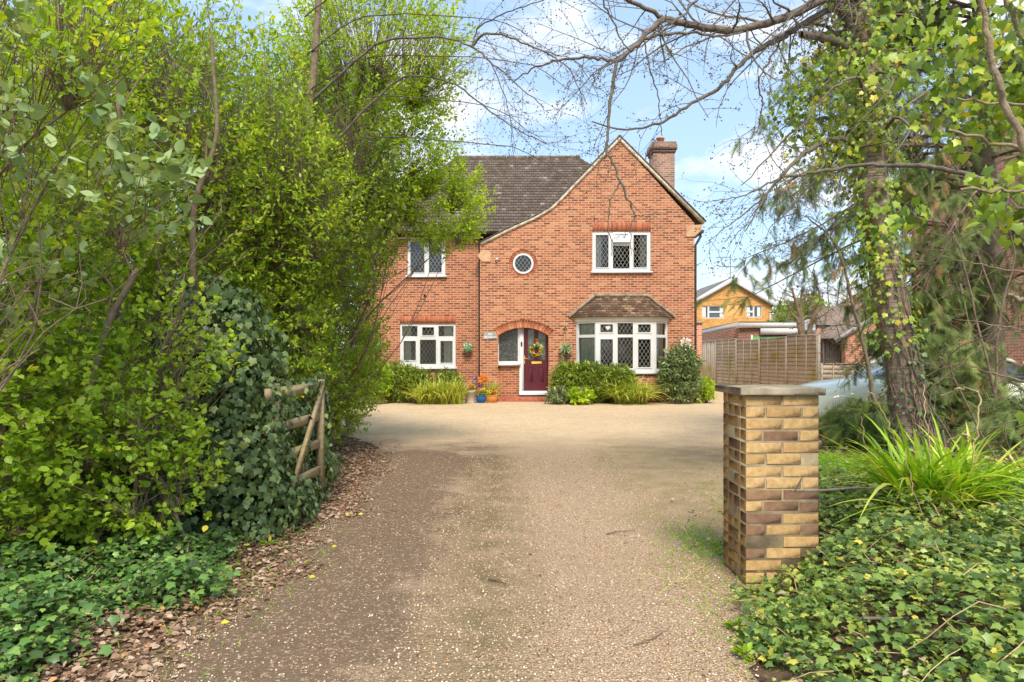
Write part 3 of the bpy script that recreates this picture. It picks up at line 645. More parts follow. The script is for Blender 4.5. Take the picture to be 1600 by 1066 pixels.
# --- tiled roofs: stepped courses between a bottom and a top line
def courses(mb, L0, R0, L1, R1, n, th=.02, jitter=.004, seg=.33):
    L0, R0, L1, R1 = [np.array(q, float) for q in (L0, R0, L1, R1)]
    nrm = unit(np.cross(R0-L0, L1-L0)); 
    for i in range(n):
        t0, t1 = i/n, (i+1)/n
        a, c = L0+(L1-L0)*t0, R0+(R1-R0)*t0; a1, c1 = L0+(L1-L0)*t1, R0+(R1-R0)*t1
        k = max(1, int(np.linalg.norm(c-a)/seg)); s_ = np.linspace(0, 1, k+1)[:, None]
        jt = RG.normal(size=(k+1, 1))*jitter
        bot = a+(c-a)*s_; top = a1+(c1-a1)*s_
        lo = bot-nrm*.002; f0 = bot+nrm*(th+jt); f1 = top+nrm*(.002)
        V = np.concatenate([lo, f0, f1]); K = k+1
        Fc = [(j, j+1, K+j+1, K+j) for j in range(k)]+[(K+j, K+j+1, 2*K+j+1, 2*K+j) for j in range(k)]
        u0 = np.linalg.norm(bot-L0, axis=1)*np.sign((bot-L0)@(R0-L0)+1e-6); dd = unit(R0-L0); u0 = (bot-L0)@dd; u1 = (top-L0)@dd
        uv = []
        for j in range(k): uv += [(u0[j], i*.1+.004), (u0[j+1], i*.1+.004), (u0[j+1], i*.1+.02), (u0[j], i*.1+.02)]
        for j in range(k): uv += [(u0[j], i*.1+.02), (u0[j+1], i*.1+.02), (u1[j+1], i*.1+.099), (u1[j], i*.1+.099)]
        mb.bulk(V, Fc, 0, uv)
def gp_(x, z, y): return np.array([x, y, z])
rz, ry = 9.01, 26.0; ez, ey = 5.50, WY-.27; el, er = wl-.27, 6.12; rl, rr = PX(714, ry), PX(903, ry)
b = MB()
courses(b, (el, ey, ez), (er, ey, ez), (rl, ry, rz), (rr, ry, rz), 28, .036)
courses(b, (el, 29.9, ez), (el, ey, ez), (rl, ry, rz), (rl, ry-.001, rz), 28, .034)
courses(b, (er, ey, ez), (er, 29.9, ez), (rr, ry-.001, rz), (rr, ry, rz), 28, .034)
courses(b, (er, 29.9, ez), (el, 29.9, ez), (rr, ry, rz), (rl, ry, rz), 40, .02)
roof = b.build('main_roof', M['tile'], house)
b = MB(); n = 12
for i in range(n):
    xa = rl-.1+(rr-rl+.2)*i/n; xb = rl-.1+(rr-rl+.2)*(i+1)/n-.015
    b.tubes([[(xa, ry, rz+.0), (xb, ry, rz+.0)]], [[.095+.008*RG.random(), .095]], 8)
for (A, B) in (((er, ey, ez), (rr, ry, rz)), ((el, ey, ez), (rl, ry, rz))):
    A = np.array(A); B = np.array(B)
    for i in range(22): b.tubes([[A+(B-A)*i/22, A+(B-A)*(i+.97)/22]], [[.06, .045]], 6)
b.build('ridge_tiles', plain('ridge_tile', (.17, .125, .09), .9, .2, .35, 6, .4), roof)
# chimney
cx0, cx1, cy0, cy1 = 5.14, 5.91, 24.8, 25.6; ct = PZ(238, 24.8)
b = MB(); b.box(cx0, cx1, cy0, cy1, 4.5, ct); b.box(cx0-.04, cx1+.04, cy0-.04, cy1+.04, ct+.002, ct+.09); b.box(cx0-.08, cx1+.08, cy0-.08, cy1+.08, ct+.092, ct+.30); b.box(cx0-.05, cx1+.05, cy0-.05, cy1+.05, ct+.302, ct+.38)
ch = b.build('chimney', M['chimney_brick'], house, box_uv=True)
MB().lathe([(0,0),(.14,0),(.13,.2),(.16,.21),(.16,.26),(.11,.265),(.10,.05)], ((cx0+cx1)/2-.05, (cy0+cy1)/2, ct+.38), 18).build('chimney_pot', plain('pot_clay', (.5, .22, .1)), ch, smooth=True)
# gable roof: profile swept back
off = []
pp = [np.array(p) for p in pr]; pp[0] = np.array(g(1099.5, 350)); pp[-1] = np.array(g(752, 383))
nr = []
for i in range(len(pp)):
    d = unit(pp[min(i+1, len(pp)-1)]-pp[max(i-1, 0)]); n_ = np.array([d[1], -d[0]]); nr.append(n_ if n_[1] > 0 else -n_)
nr[0] = unit(np.array([1., 1.])); nr[1] = np.array([0., 1.41])
def sweep(mb, lo, hi, y0, y1):
    a = [p+q*lo for p, q in zip(pp, nr)]; c = [p+q*hi for p, q in zip(pp, nr)]; n = len(pp)
    V = [(p[0], y, p[1]) for y in (y0, y1) for l in (a, c) for p in l]
    Fc = []
    for i in range(n-1): Fc += [(i, i+1, n+i+1, n+i), (2*n+i, 3*n+i, 3*n+i+1, 2*n+i+1), (n+i, n+i+1, 3*n+i+1, 3*n+i), (i, 2*n+i, 2*n+i+1, i+1)]
    Fc += [(0, n, 3*n, 2*n), (n-1, 3*n-1, 4*n-1, 2*n-1)]
    mb.bulk(V, Fc)
b = MB(); sweep(b, -.015, .075, FY-.055, FY+.12); b.build('verge', M['verge'], house)
b = MB(); sweep(b, .077, .115, FY-.075, 25.7); gro = b.build('gable_roof', M['tile'], house, box_uv=True)
b = MB(); b.tubes([[(pp[1][0], FY-.08, pp[1][1]+.06), (pp[1][0], 25.5, pp[1][1]+.06)]], [[.085, .085]], 8); b.build('ridge_tiles', M['verge'], gro)
# kneelers
for pts in ([g(1072,355), g(1084.9,352), g(1097.5,351), g(1095,361), g(1085,370), g(1072,370)], [g(751,394), g(757,391), g(766,393), g(767,409), g(752.5,409), g(745.5,399)]):
    b = MB(); b.poly(pts[::-1], [], FY-.03, .25); b.build('kneeler', M['kneeler'], house)
# gutter, fascia, downpipes
gz = ez-.02
b = MB(); b.box(el, gl+.9, ey+.02, ey+.06, ez-.16, ez-.02); b.build('fascia_board', M['gutter'], house)
b = MB(); b.box(el, gl-.01, ey+.062, WY, ez-.20, ez-.17); b.build('eaves_soffit', M['cream'], house)
a_ = np.linspace(math.pi, 2*math.pi, 9)
b = MB(); q = [(ey-.06+.06*math.cos(t), gz-.02+.06*math.sin(t)) for t in a_]
b.bulk([(x, p[0], p[1]) for x in (el, gl+.85) for p in q], [(i, i+1, 9+i+1, 9+i) for i in range(8)]); b.build('gutter', M['gutter'], house)
xd = PX(749.5, WY-.1); dp = MB().tubes([[(xd, WY-.1, ez-.12), (xd, WY-.06, ez-.35), (xd, WY-.06, 3.9), (xd, WY-.06, 0.0)]], [[.036]*4], 8)
for z in (4.2, 2.6, 1.0): dp.tubes([[(xd, WY-.06, z), (xd, WY-.06, z+.07)]], [[.046]*2], 8)
dp.build('downpipe', M['gutter'], house, smooth=True)
xr = gr_; rt = MB().tubes([[(xr+.2, FY+.1, 5.45), (xr+.23, FY+.1, 5.35), (xr+.15, FY+.1, 5.2), (xr+.06, FY+.1, 5.05), (xr+.06, FY+.1, 0)]], [[.04]*5], 8); rt.box(xr+.12, xr+.3, FY-.02, 29, 5.44, 5.54)
rt.build('side_gutter', M['gutter'], house)
# bay roof
b = MB(); zE = zt+.14; zT = PZ(463, FY); TL, TR = PX(931, FY), PX(1010, FY)
E = [(1.86, FY), (2.56, BY-.16), (4.62, BY-.16), (5.22, FY)]
courses(b, (E[1][0], E[1][1], zE), (E[2][0], E[2][1], zE), (TL+.12, FY-.02, zT), (TR-.1, FY-.02, zT), 9, .022, .003, .17)
courses(b, (E[0][0], E[0][1], zE), (E[1][0], E[1][1], zE), (TL, FY-.01, zT), (TL+.12, FY-.02, zT), 9, .022, .003, .17)
courses(b, (E[2][0], E[2][1], zE), (E[3][0], E[3][1], zE), (TR-.1, FY-.02, zT), (TR, FY-.01, zT), 9, .022, .003, .17)
br = b.build('bay_roof', M['bay_tile'], house)
b = MB(); b.tubes([[(1.84, FY-.02, zE+.04), (TL-.03, FY-.02, zT+.03), (TR+.03, FY-.02, zT+.03), (5.25, FY-.02, zE+.04)]], [[.055]*4], 8); b.build('mortar_flashing', plain('flashing', (.34, .27, .19), .95, .1, .3, 7, .6), br)
# security lamp, vent, sign
b = MB(); lx, lz = g(776.5, 407); b.box(lx-.04, lx+.04, FY-.12, FY-.02, lz-.0, lz+.06, bev=.01); b.box(lx-.02, lx+.02, FY-.06, FY, lz-.06, lz); tag(b.build('security_lamp', M['white']), 'small white security lamp on the brickwork left of the round window', 'lamp')
MB().tubes([[(PX(664,WY), WY-.04, PZ(462,WY)), (PX(664,WY), WY, PZ(462,WY))]], [[.04, .04]], 12).box(PX(662.8,WY), PX(665.2,WY), WY-.042, WY-.01, PZ(463,WY), PZ(461,WY)).build('vent_pipe', M['dark'], house)
sx0, sx1 = PX(755.8,FY), PX(775.5,FY); sz0, sz1 = PZ(530.5,FY), PZ(518.8,FY)
so = MB().box(sx0, sx1, FY-.03, FY-.002, sz0, sz1, bev=.004).build('house_sign', M['sign'])
tag(so, 'grey slate house name sign with white capitals beside the porch arch', 'sign')
for txt, zc, sz_ in (('THE', sz1-.078, .085), ('HEDDINGS', sz0+.07, .085)):
    cu = bpy.data.curves.new('lettering', 'FONT'); cu.body = txt; cu.size = sz_; cu.align_x = 'CENTER'; cu.align_y = 'CENTER'; cu.extrude = .002; cu.offset = .0012
    to = bpy.data.objects.new('lettering', cu); COL.objects.link(to); to.location = ((sx0+sx1)/2, FY-.034, zc); to.rotation_euler = (rad(90), 0, 0); cu.materials.append(M['letter'])
    bpy.context.view_layer.update(); me = bpy.data.meshes.new_from_object(to); bpy.data.objects.remove(to)
    to = bpy.data.objects.new('lettering', me); COL.objects.link(to); to.location = ((sx0+sx1)/2, FY-.034, zc); to.rotation_euler = (rad(90), 0, 0); to.parent = so
# ------------------------------------------------------------------ things at the house front
def ball_leaves(mb, c, r, n, tmpl, size, out=.6, flat=1):
    d = unit(jit(n)); p = np.array(c)+d*r*(.75+.25*RG.random((n, 1)))*[1, 1, flat]
    instances(mb, *tmpl, p, unit(d*out+jit(n, .6)), d+jit(n, .4)+[0, 0, .3], size*(.7+.6*RG.random(n)))
M['topiary'] = leafmat('topiary_leaf', [(0, (.12, .26, .10)), (.5, (.28, .46, .2)), (1, (.75, .82, .62))], .2)
for px, py, Y, lab in ((590.5, 540.5, WY, 'round topiary ball on the wall left of the ground floor side window'), (731.6, 543, WY, 'round topiary ball on the wall between side window and downpipe')):
    c = (PX(px, Y), Y-.17, PZ(py, Y)); t = thing('topiary_ball', lab, 'topiary ball', (c[0], c[1], c[2]-.15), 'topiary balls on the side wing wall')
    b = MB(); ball_leaves(b, c, .145, 420, ROUND, .055, .4); b.build('foliage', M['topiary'], t)
    MB().tubes([[(c[0], WY, c[2]+.17), (c[0], c[1], c[2]+.2), (c[0], c[1], c[2]+.1)]], [[.008]*3], 5).lathe([(.0,-.05),(.06,-.04),(.1,0),(.08,.03),(0,.05)], c, 10).build('bracket', M['dark'], t)
def petals(mb, c, r, n, size):
    d = unit(jit(n)*[1, 1, .6]+[0, -.2, .35]); p = np.array(c)+d*r*RG.random((n, 1))**.5
    instances(mb, *ROUND, p, unit(d+jit(n, .5)), jit(n)+[0, -1, .5], size*(.7+.5*RG.random(n)))
def pmat(name, col): return leafmat(name, [(0, tuple(x*.6 for x in col)), (.5, col), (1, tuple(min(1, x*1.25+.03) for x in col))], .25, .6, .2)
PM = {k: pmat(k+'_petal', v) for k, v in dict(orange=(.85, .22, .02), red=(.75, .09, .03), purple=(.17, .09, .34), yellow=(.85, .62, .05), white=(.85, .82, .74), coral=(.72, .22, .12)).items()}
# hanging basket
hx_, hy_, hz_ = PX(883, FY), FY-.16, PZ(547, FY)
t = thing('hanging_basket', 'hanging basket with trailing greenery on a bracket between door and bay', 'hanging basket', (hx_, hy_, hz_-.2))
b = MB(); b.box(hx_-.012, hx_+.012, FY-.02, FY-.002, hz_+.5, hz_+.78); b.box(hx_-.012, hx_+.012, hy_-.02, FY, hz_+.72, hz_+.74); b.box(hx_-.07, hx_+.07, FY-.03, FY-.015, hz_+.66, hz_+.69)
b.build('bracket', M['dark'], t)
b = MB(); 
for a in (0, 2.1, 4.2): b.tubes([[(hx_, hy_, hz_+.7), (hx_+.12*math.cos(a), hy_+.1*math.sin(a), hz_+.06)]], [[.004]*2], 4)
b.build('chain', M['straw'], t)
MB().lathe([(0,-.12),(.07,-.1),(.12,-.02),(.125,.04),(.11,.03),(0,.02)], (hx_, hy_, hz_), 14).build('basket', plain('coir', (.13, .09, .05), .95, .1, .4, 20, .8), t)
b = MB(); ball_leaves(b, (hx_, hy_, hz_+.03), .17, 260, LONG, .10, .8, .7)
n = 60; p0 = np.array([hx_-.1, hy_-.02, hz_])+jit(n, .04); p = p0-np.array([0, 0, 1])*RG.random((n, 1))*.5; instances(b, *LONG, p, jit(n, .5)+[0, 0, -1], jit(n), .06)
b.build('foliage', leafmat('basket_leaf', [(0, (.10, .2, .08)), (.6, (.3, .42, .2)), (1, (.7, .75, .5))]), t)
MB().tubes([[(hx_-.1+.02*i, hy_, hz_), (hx_-.13+.02*i, hy_, hz_-.3), (hx_-.12+.03*i, hy_, hz_-.55)] for i in range(3)], [[.004]*3]*3, 4).build('stem', M['straw'], t)
# wreath on the door
wx, wz = PX(838, DY), PZ(547.5, DY)
t = thing('door_wreath', 'wreath of yellow, white and red flowers on the dark red front door', 'wreath', (wx, DY-.06, wz))
b = MB(); n = 240; a = RG.random(n)*2*math.pi; rr_ = .17+.03*RG.normal(size=n); p = np.stack([wx+rr_*np.cos(a), DY-.07+.02*RG.normal(size=n), wz+rr_*np.sin(a)], 1); instances(b, *ROUND, p, jit(n), jit(n, .4)+[0, -1, 0], .06); b.build('foliage', M['laurel'], t)
for k, (col, n) in enumerate((('white', 6), ('yellow', 7), ('red', 4), ('orange', 2))):
    for i in range(n):
        b = MB()
        a_ = RG.random()*6.28+(k*.7); r_ = .175+.03*RG.normal(); petals(b, (wx+r_*math.cos(a_), DY-.095, wz+r_*math.sin(a_)), .02, 22, .04); b.build('flower', PM[col], t)
    b = MB()
    if col in ('white', 'yellow'): continue
    if col == 'orange': petals(b, (wx, DY-.08, wz+.33), .03, 12, .04); petals(b, (wx+.01, DY-.08, wz+.26), .03, 12, .04)
    if col == 'red': petals(b, (wx+.03, DY-.09, wz-.16), .05, 24, .05)
    b.build('flower', PM[col], t)
# flower pots
def pot(label, px, w, h, Y, colr, square, blooms, name):
    x = PX(px, Y); t = thing('flower_pot', label, 'flower pot', (x, Y, 0), 'planted pots beside the porch step')
    mt = plain('pot_'+name, colr, .5, .35, .1, 6, .15); b = MB(); r = w/2
    if square:
        for z0, z1, s0, s1 in ((0, h*.85, .8, .97), (h*.85, h, 1.04, 1.06)):
            v = [(x+sx*r*s, Y+sy*.1*s+.02, z) for z, s in ((z0, s0), (z1, s1)) for sx, sy in ((-1,-1),(1,-1),(1,1),(-1,1))]
            b.bulk(v, [(0,1,5,4),(1,2,6,5),(2,3,7,6),(3,0,4,7),(3,2,1,0)])
        b.bulk([(x+sx*r, Y+sy*.1+.02, h-.015) for sx, sy in ((-1,-1),(1,-1),(1,1),(-1,1))], [(0,1,2,3)])
        for sx in (-1, 1): b.box(x+sx*r*.55-.02, x+sx*r*.55+.02, Y-.085, Y-.07, 0, .03)
    else: b.lathe([(0,0),(r*.82,0),(r*.86,.02),(r*.98,h*.9),(r*1.05,h*.9),(r*1.05,h),(r*.95,h),(r*.9,h-.03),(0,h-.03)], (x, Y, 0), 24)
    b.build('pot', mt, t, smooth=False)
    b = MB(); n = 90; p = np.array([x, Y, h])+jit(n)*[r*.5, .04, .04]+[0, 0, .03]; instances(b, *LONG, p, jit(n, .5)+[0, 0, 1], jit(n), .11); b.build('foliage', M['laurel'], t)
    for col, dx, dz, rr2, n in blooms:
        b = MB(); petals(b, (x+dx, Y-.03, h+dz), rr2, n, .055); b.build('flowers', PM[col], t)
pot('round pale grey pot of coral flowers, tallest and leftmost by the porch', 734.5, .34, .40, 21.3, (.60, .53, .47), False, [('coral', -.02, .14, .11, 60), ('white', -.10, .09, .06, 14), ('yellow', .12, .13, .05, 14), ('red', .05, .10, .06, 20)], 'grey')
pot('small square blue pot of orange flowers in the middle by the porch', 751.5, .31, .25, 21.3, (.03, .17, .48), True, [('coral', -.03, .13, .08, 40), ('yellow', .07, .16, .05, 16)], 'blue')
pot('square terracotta trough of yellow and orange flowers nearest the step', 768.7, .35, .25, 21.3, (.78, .34, .09), True, [('yellow', -.09, .08, .07, 34), ('orange', .08, .11, .08, 34), ('red', .04, .05, .06, 14)], 'terracotta')
t = thing('flowering_plant', 'tall orange and purple flowers standing behind the small pots', 'plant', (PX(752, 21.55), 21.55, 0))
b = MB(); st = []
for i in range(22):
    x = PX(752, 21.55)+.14*RG.normal(); st.append([(PX(752, 21.55)+.05*RG.normal(), 21.55, 0), (x, 21.5, .4), (x+.03, 21.45, .65+.1*RG.random())])
b.tubes(st, [[.006, .005, .004]]*22, 4); b.build('stem', M['laurel'], t)
b = MB(); petals(b, (PX(755.5, 21.5), 21.42, PZ(593.5, 21.5)), .15, 90, .075); b.build('flowers', PM['orange'], t)
b = MB(); petals(b, (PX(743, 21.5), 21.44, PZ(594, 21.5)), .11, 50, .055); b.build('flowers', PM['purple'], t); b = MB(); petals(b, (PX(748, 21.5), 21.44, PZ(604, 21.5)), .09, 26, .05); b.build('flowers', PM['purple'], t)

# ------------------------------------------------------------------ brick gate pillar
plx0, plx1, ply0, ply1 = 1.497, 1.965, 4.37, 4.84
pil = thing('gate_pillar', 'square yellow and brown brick gate pillar with a concrete cap', 'gate pillar', ((plx0+plx1)/2, (ply0+ply1)/2, 0))
m, nt, out = newmat('pillar_brick'); gg = geo_pos(nt)
cc = ramp(nt, attr(nt), [(0, (.22, .13, .085)), (.18, (.30, .18, .10)), (.3, (.40, .25, .12)), (.42, (.52, .33, .14)), (.6, (.59, .385, .16)), (.85, (.64, .43, .19)), (1, (.54, .34, .14))])
cc = mix(nt, math_(nt, 'MULTIPLY', math_(nt, 'SUBTRACT', noise(nt, 22, 6, gg, .7), .40, True), 2.2, True), cc, mix(nt, 1., cc, (.52, .44, .42), 'MULTIPLY'))
cc = mix(nt, math_(nt, 'MULTIPLY', math_(nt, 'SUBTRACT', noise(nt, 130, 2, gg), .6, True), 2.2, True), cc, (.2, .13, .07))
finish(nt, out, cc, .9, .2, bump(nt, math_(nt, 'ADD', noise(nt, 90, 4, gg, .7), math_(nt, 'MULTIPLY', noise(nt, 14, 3, gg), .8)), .7, .007))
M['pbrick'] = m
b = MB(); rows = 17; rh = .0755; zt_ = 1.225; z = zt_-rows*rh
bl, bd, mj = .222, .1075, .010
for r in range(rows):
    z0 = zt_-(r+1)*rh+mj; z1 = zt_-r*rh
    lowdark = .6 if 8 <= r <= 11 else (.05 if r < 8 else .15)
    def tone(x=None):
        if r in (4,) and RG.random() < .5: return .1+.1*RG.random()
        return (.02+.33*RG.random()) if RG.random() < lowdark else .42+.55*RG.random()
    W = plx1-plx0
    segs = [(0, .5), (.5, 1)] if r % 2 == 0 else [(0, .27), (.27, .765), (.765, 1)]
    if r in (3, 9): segs = [(0, .23), (.23, .73), (.73, 1)]
    for s0, s1 in segs:
        jx = .0015*RG.normal(); jy = .002*RG.normal()
        b.box(plx0+W*s0+(mj/2 if s0 else 0), plx0+W*s1-(mj/2 if s1 < 1 else 0), ply0+jy, ply0+bd, z0+jx, z1+jx, tone(), .004)
        b.box(plx0+W*s0+(mj/2 if s0 else 0), plx0+W*s1-(mj/2 if s1 < 1 else 0), ply1-bd, ply1-jy, z0+jx, z1+jx, tone(), .004)
    yy0, yy1 = ply0+bd+mj, ply1-bd-mj
    cuts = [yy0, (yy0+yy1)/2, yy1] if r % 2 else [yy0, yy0+(yy1-yy0)*.15, yy1]
    for xx0, xx1 in ((plx0, plx0+bd), (plx1-bd, plx1)):
        for a, c in zip(cuts[:-1], cuts[1:]):
            j_ = .002*RG.normal(); b.box(xx0+(j_ if xx0 == plx0 else 0), xx1+(j_ if xx0 != plx0 else 0), a+mj/2, c-mj/2, z0, z1, tone()*(.5 if RG.random() < .4 else 1), .004)
b.build('brickwork', M['pbrick'], pil)
MB().box(plx0+.003, plx1-.003, ply0+.003, ply1-.003, -.2, zt_-.003).build('mortar', plain('pillar_mortar', (.40, .31, .19), .95, .1, .3, 9, .6), pil)
M['concrete'] = plain('cap_concrete', (.36, .30, .21), .95, .15, .35, 7, .8, 60)
MB().box(plx0-.045, plx1+.03, ply0-.035, ply1+.05, zt_+.002, zt_+.05, bev=.006).build('cap', M['concrete'], pil)

# ------------------------------------------------------------------ five bar gate on the left
gt = thing('farm_gate', 'weathered timber five bar gate smothered in ivy left of the drive', 'gate', (-1.93, 6.9, 0))
A0, A1 = np.array([-1.97, 5.5]), np.array([-1.865, 6.65])
def gpt(t, z, o=0): p = A0+(A1-A0)*t; return (p[0]+o, p[1], z)
for z in (1.17, .88, .62, .36):
    MB().beam(gpt(-.03, z-.0), gpt(1.03, z+.015), .022, .085, att=RG.random()*.5).build('rail', M['gatewood'], gt)
MB().beam(gpt(1, .2), gpt(1, 1.25), .06, .09, up=(0, 1, 0), att=.5).build('stile', M['gatewood'], gt)
MB().beam(gpt(.12, .15), gpt(.12, 1.25), .06, .09, up=(0, 1, 0), att=.6).build('stile', M['gatewood'], gt)
MB().beam(gpt(.3, .26, .032), gpt(.98, 1.18, .032), .022, .075, att=.3).build('brace', M['gatewood'], gt)

# ------------------------------------------------------------------ fence of lapped panels
def fence(label, A, B, H0, H1, npan, bays, vertical_first=False, cap=True, group=None):
    A = np.array(A, float); B = np.array(B, float); f = thing('panel_fence', label, 'fence', (A[0], A[1], 0), group); d = unit(B-A); nrm = np.array([d[1], -d[0]]); Lg = np.linalg.norm(B-A)
    if nrm[1] > 0: nrm = -nrm
    def q(s, o, z): p = A+d*s+nrm*o; return (p[0], p[1], z)
    for i in range(npan):
        s0 = Lg*i/npan+.05; s1 = Lg*(i+1)/npan-.05; H = H0+(H1-H0)*(i+.5)/npan + .03*math.sin(i*2.1)
        b = MB()
        if vertical_first and i == 0:
            n = 9
            for k in range(n): b.beam(q(s0+(s1-s0)*(k+.5)/n, .01*(k % 2), .05), q(s0+(s1-s0)*(k+.5)/n, .01*(k % 2), H-.03*RG.random()), (s1-s0)/n*.97, .016, up=(nrm[0], nrm[1], 0), att=RG.random())
        else:
            n = int(H/.155)
            for k in range(n):
                z0 = .06+(H-.1)*k/n; z1 = .06+(H-.1)*(k+1.12)/n; w1, w2 = .008*RG.normal(), .008*RG.normal()
                v = [q(s0, .034, z0+w1), q(s1, .034, z0+w2), q(s1, .0, z1+w2), q(s0, .0, z1+w1), q(s0, .008, z0+w1), q(s1, .008, z0+w2), q(s1, -.012, z1+w2), q(s0, -.012, z1+w1)]
                b.bulk(v, [(0,1,2,3),(7,6,5,4),(0,4,5,1),(3,2,6,7)], RG.random()*1.1)
            for k in range(bays+1):
                s = s0+(s1-s0)*k/bays; b.beam(q(s, .045, .05), q(s, .045, H), .03, .015, up=(nrm[0], nrm[1], 0), att=.35)
        b.build('panel', M['fence'], f)
        MB().beam(q(s0-.03, .02, H+.012), q(s1+.03, .02, H+.012), .06, .022, att=.2).build('capping', M['fence'], f)
    for i in range(npan+1):
        MB().beam(q(Lg*i/npan, 0, -.2), q(Lg*i/npan, 0, (H0+(H1-H0)*i/npan)+.03), .09, .09, up=(0, 1, 0), att=.2).build('post', M['post'], f)
    return f
fence('tall lapped timber panel fence with a weathered board panel beside the house', (9.35, 34.2), (10.78, 24), 2.18, 2.2, 5, 3, True)
fence('low lapped timber fence behind the parked car', (10.85, 24), (17, 23.2), 1.2, 1.15, 4, 4)
b = MB(); b.box(PX(1086,27), PX(1097,27), 27, 27.35, 0, 2.75); t = b.build('boundary_pier', M['orange_brick'], box_uv=True); tag(t, 'narrow red brick pier between the house corner and the fence', 'pier')
MB().box(PX(1086,27)-.04, PX(1097,27)+.04, 26.95, 27.4, 2.752, 2.84).build('coping', M['chimney_brick'], t)
# garage behind the fence
ga = thing('flat_roof_garage', 'flat roofed brick garage with white fascia and green door behind the fence', 'garage', (10, 30, 0))
gX0, gXc, gX1 = PX(1096,36), PX(1154.5,30), PX(1272,30)
b = MB(); b.bulk([(PX(1085,40), 40, 0), (gXc, 30, 0), (gX1, 30.0, 0), (gX1, 40, 0), (PX(1085,40), 40, 2.75), (gXc, 30, 2.75), (gX1, 30, 2.75), (gX1, 40, 2.75)], [(0,1,5,4),(1,2,6,5),(2,3,7,6)]); b.build('wall', M['garage_brick'], ga, box_uv=True)
b = MB(); b.beam((PX(1093,40), 40, 2.83), (gXc, 29.85, 2.83), .06, .26); b.beam((gXc-.05, 29.85, 2.83), (gX1, 29.85, 2.83), .06, .26); b.build('fascia', M['white'], ga)
MB().box(gXc+.9, gX1-.2, 29.83, 29.9, 2.4, 2.68).build('lintel_board', M['white'], ga)
MB().bulk([(PX(1093,40)-.1, 40, 2.97), (gXc-.1, 29.78, 2.97), (gX1, 29.78, 2.97), (gX1, 40, 3.2)], [(0,1,2,3)]).build('roof', M['grey_tile'], ga, box_uv=True)
MB().box(PX(1175,30), PX(1230,30), 29.93, 29.98, 0, 2.33).build('garage_door', plain('green_door', (.13, .36, .12), .6, .3, .3, 3, .1), ga)
MB().box(PX(1172.5,30), PX(1174.7,30), 29.9, 29.98, 0, 2.4).build('door_frame', M['white'], ga)
# yellow brick house
yh = thing('yellow_brick_house', 'yellow brick gabled house with white bargeboards beyond the garage', 'house', (17.5, 55, 0))
Y = 55; ax_, az_ = PX(1143, Y), PZ(436, Y); xl, xr_ = PX(1076, Y), PX(1206.5, Y); ze = PZ(474, Y)
b = MB(); ow = [(PX(1096.5,Y), PX(1132,Y), PZ(497.5,Y), PZ(478,Y)), (PX(1165.5,Y), PX(1190.5,Y), PZ(496,Y), PZ(478,Y))]
b.poly([(xl, 0), (xr_, 0), (xr_, ze), (ax_, az_-.25), (xl, ze)], [rect(*o) for o in ow], Y, .3, reveal=.2)
b.bulk([(xr_, Y, 0), (xr_, Y+9, 0), (xr_, Y+9, ze), (xr_, Y, ze), (xl, Y, 0), (xl, Y+9, 0), (xl, Y+9, ze), (xl, Y, ze)], [(0,1,2,3),(4,7,6,5)]); b.build('wall', M['yellow_brick'], yh, box_uv=True)
eL, eR = PX(1068, Y), PX(1216, Y); zeL = ze-.22
b = MB(); b.bulk([(eL, Y-.3, zeL), (ax_, Y-.3, az_+.12), (ax_, Y+9.3, az_+.12), (eL, Y+9.3, zeL), (eR, Y-.3, zeL), (eR, Y+9.3, zeL)], [(0,1,2,3),(1,4,5,2)]); b.build('roof', M['grey_tile'], yh, box_uv=True)
b = MB(); b.beam((eL, Y-.28, zeL-.16), (ax_, Y-.28, az_-.06), .04, .32, up=(0,0,1)); b.beam((ax_, Y-.285, az_-.06), (eR, Y-.285, zeL-.16), .04, .32); b.build('bargeboard', M['white'], yh)
MB().tubes([[(eR-.3, Y-.1, zeL-.1), (xr_-.2, Y-.1, zeL-.5), (xr_-.2, Y-.1, 0)]], [[.06]*3], 6).build('downpipe', M['white'], yh)
for k, (x0, x1, z0, z1) in enumerate(ow):
    ws = [(0, .3, 0, 1), (.3, 1, .52, 1), (.3, 1, 0, .5)] if k == 0 else [(0, .48, 0, .48), (0, .48, .52, 1), (.5, 1, 0, 1)]
    fr = MB(); fr.poly(rect(x0, x1, z0, z1), [rect(x0+(x1-x0)*(a+.04), x0+(x1-x0)*(c-.04), z0+(z1-z0)*(e+.06), z0+(z1-z0)*(f-.06)) for a, c, e, f in ws], Y+.05, .06)
    w_ = fr.build('window', M['white'], yh); MB().bulk([(x0, Y+.1, z0), (x1, Y+.1, z0), (x1, Y+.1, z1), (x0, Y+.1, z1)], [(0,1,2,3)]).build('glass', plain('far_glass', (.07, .09, .10), .1, .8, .5, .8, 0), w_)
    MB().bulk([(x0+.1, Y+.098, z0+.1), (x0+.35, Y+.098, z0+.1), (x0+.35, Y+.098, z1-.1), (x0+.1, Y+.098, z1-.1), (x1-.35, Y+.098, z0+.1), (x1-.1, Y+.098, z0+.1), (x1-.1, Y+.098, z1-.1), (x1-.35, Y+.098, z1-.1)], [(0,1,2,3),(4,5,6,7)]).build('curtain', M['curtain'], w_)
b = MB(); zA = PZ(401, Y); b.tubes([[(ax_, Y+.3, az_), (ax_, Y+.3, zA)], [(ax_-1.2, Y+.3, zA-.02), (ax_, Y+.3, zA-.02)], [(ax_-.9, Y+.3, zA-.75), (ax_+.7, Y+.3, zA-.8)]], [[.03]*2]*3, 5)
for i in range(6): b.tubes([[(ax_-.8+.25*i, Y+.05, zA-.76), (ax_-.8+.25*i, Y+.55, zA-.76)]], [[.015]*2], 4)
b.build('aerial', M['greybark'], yh)
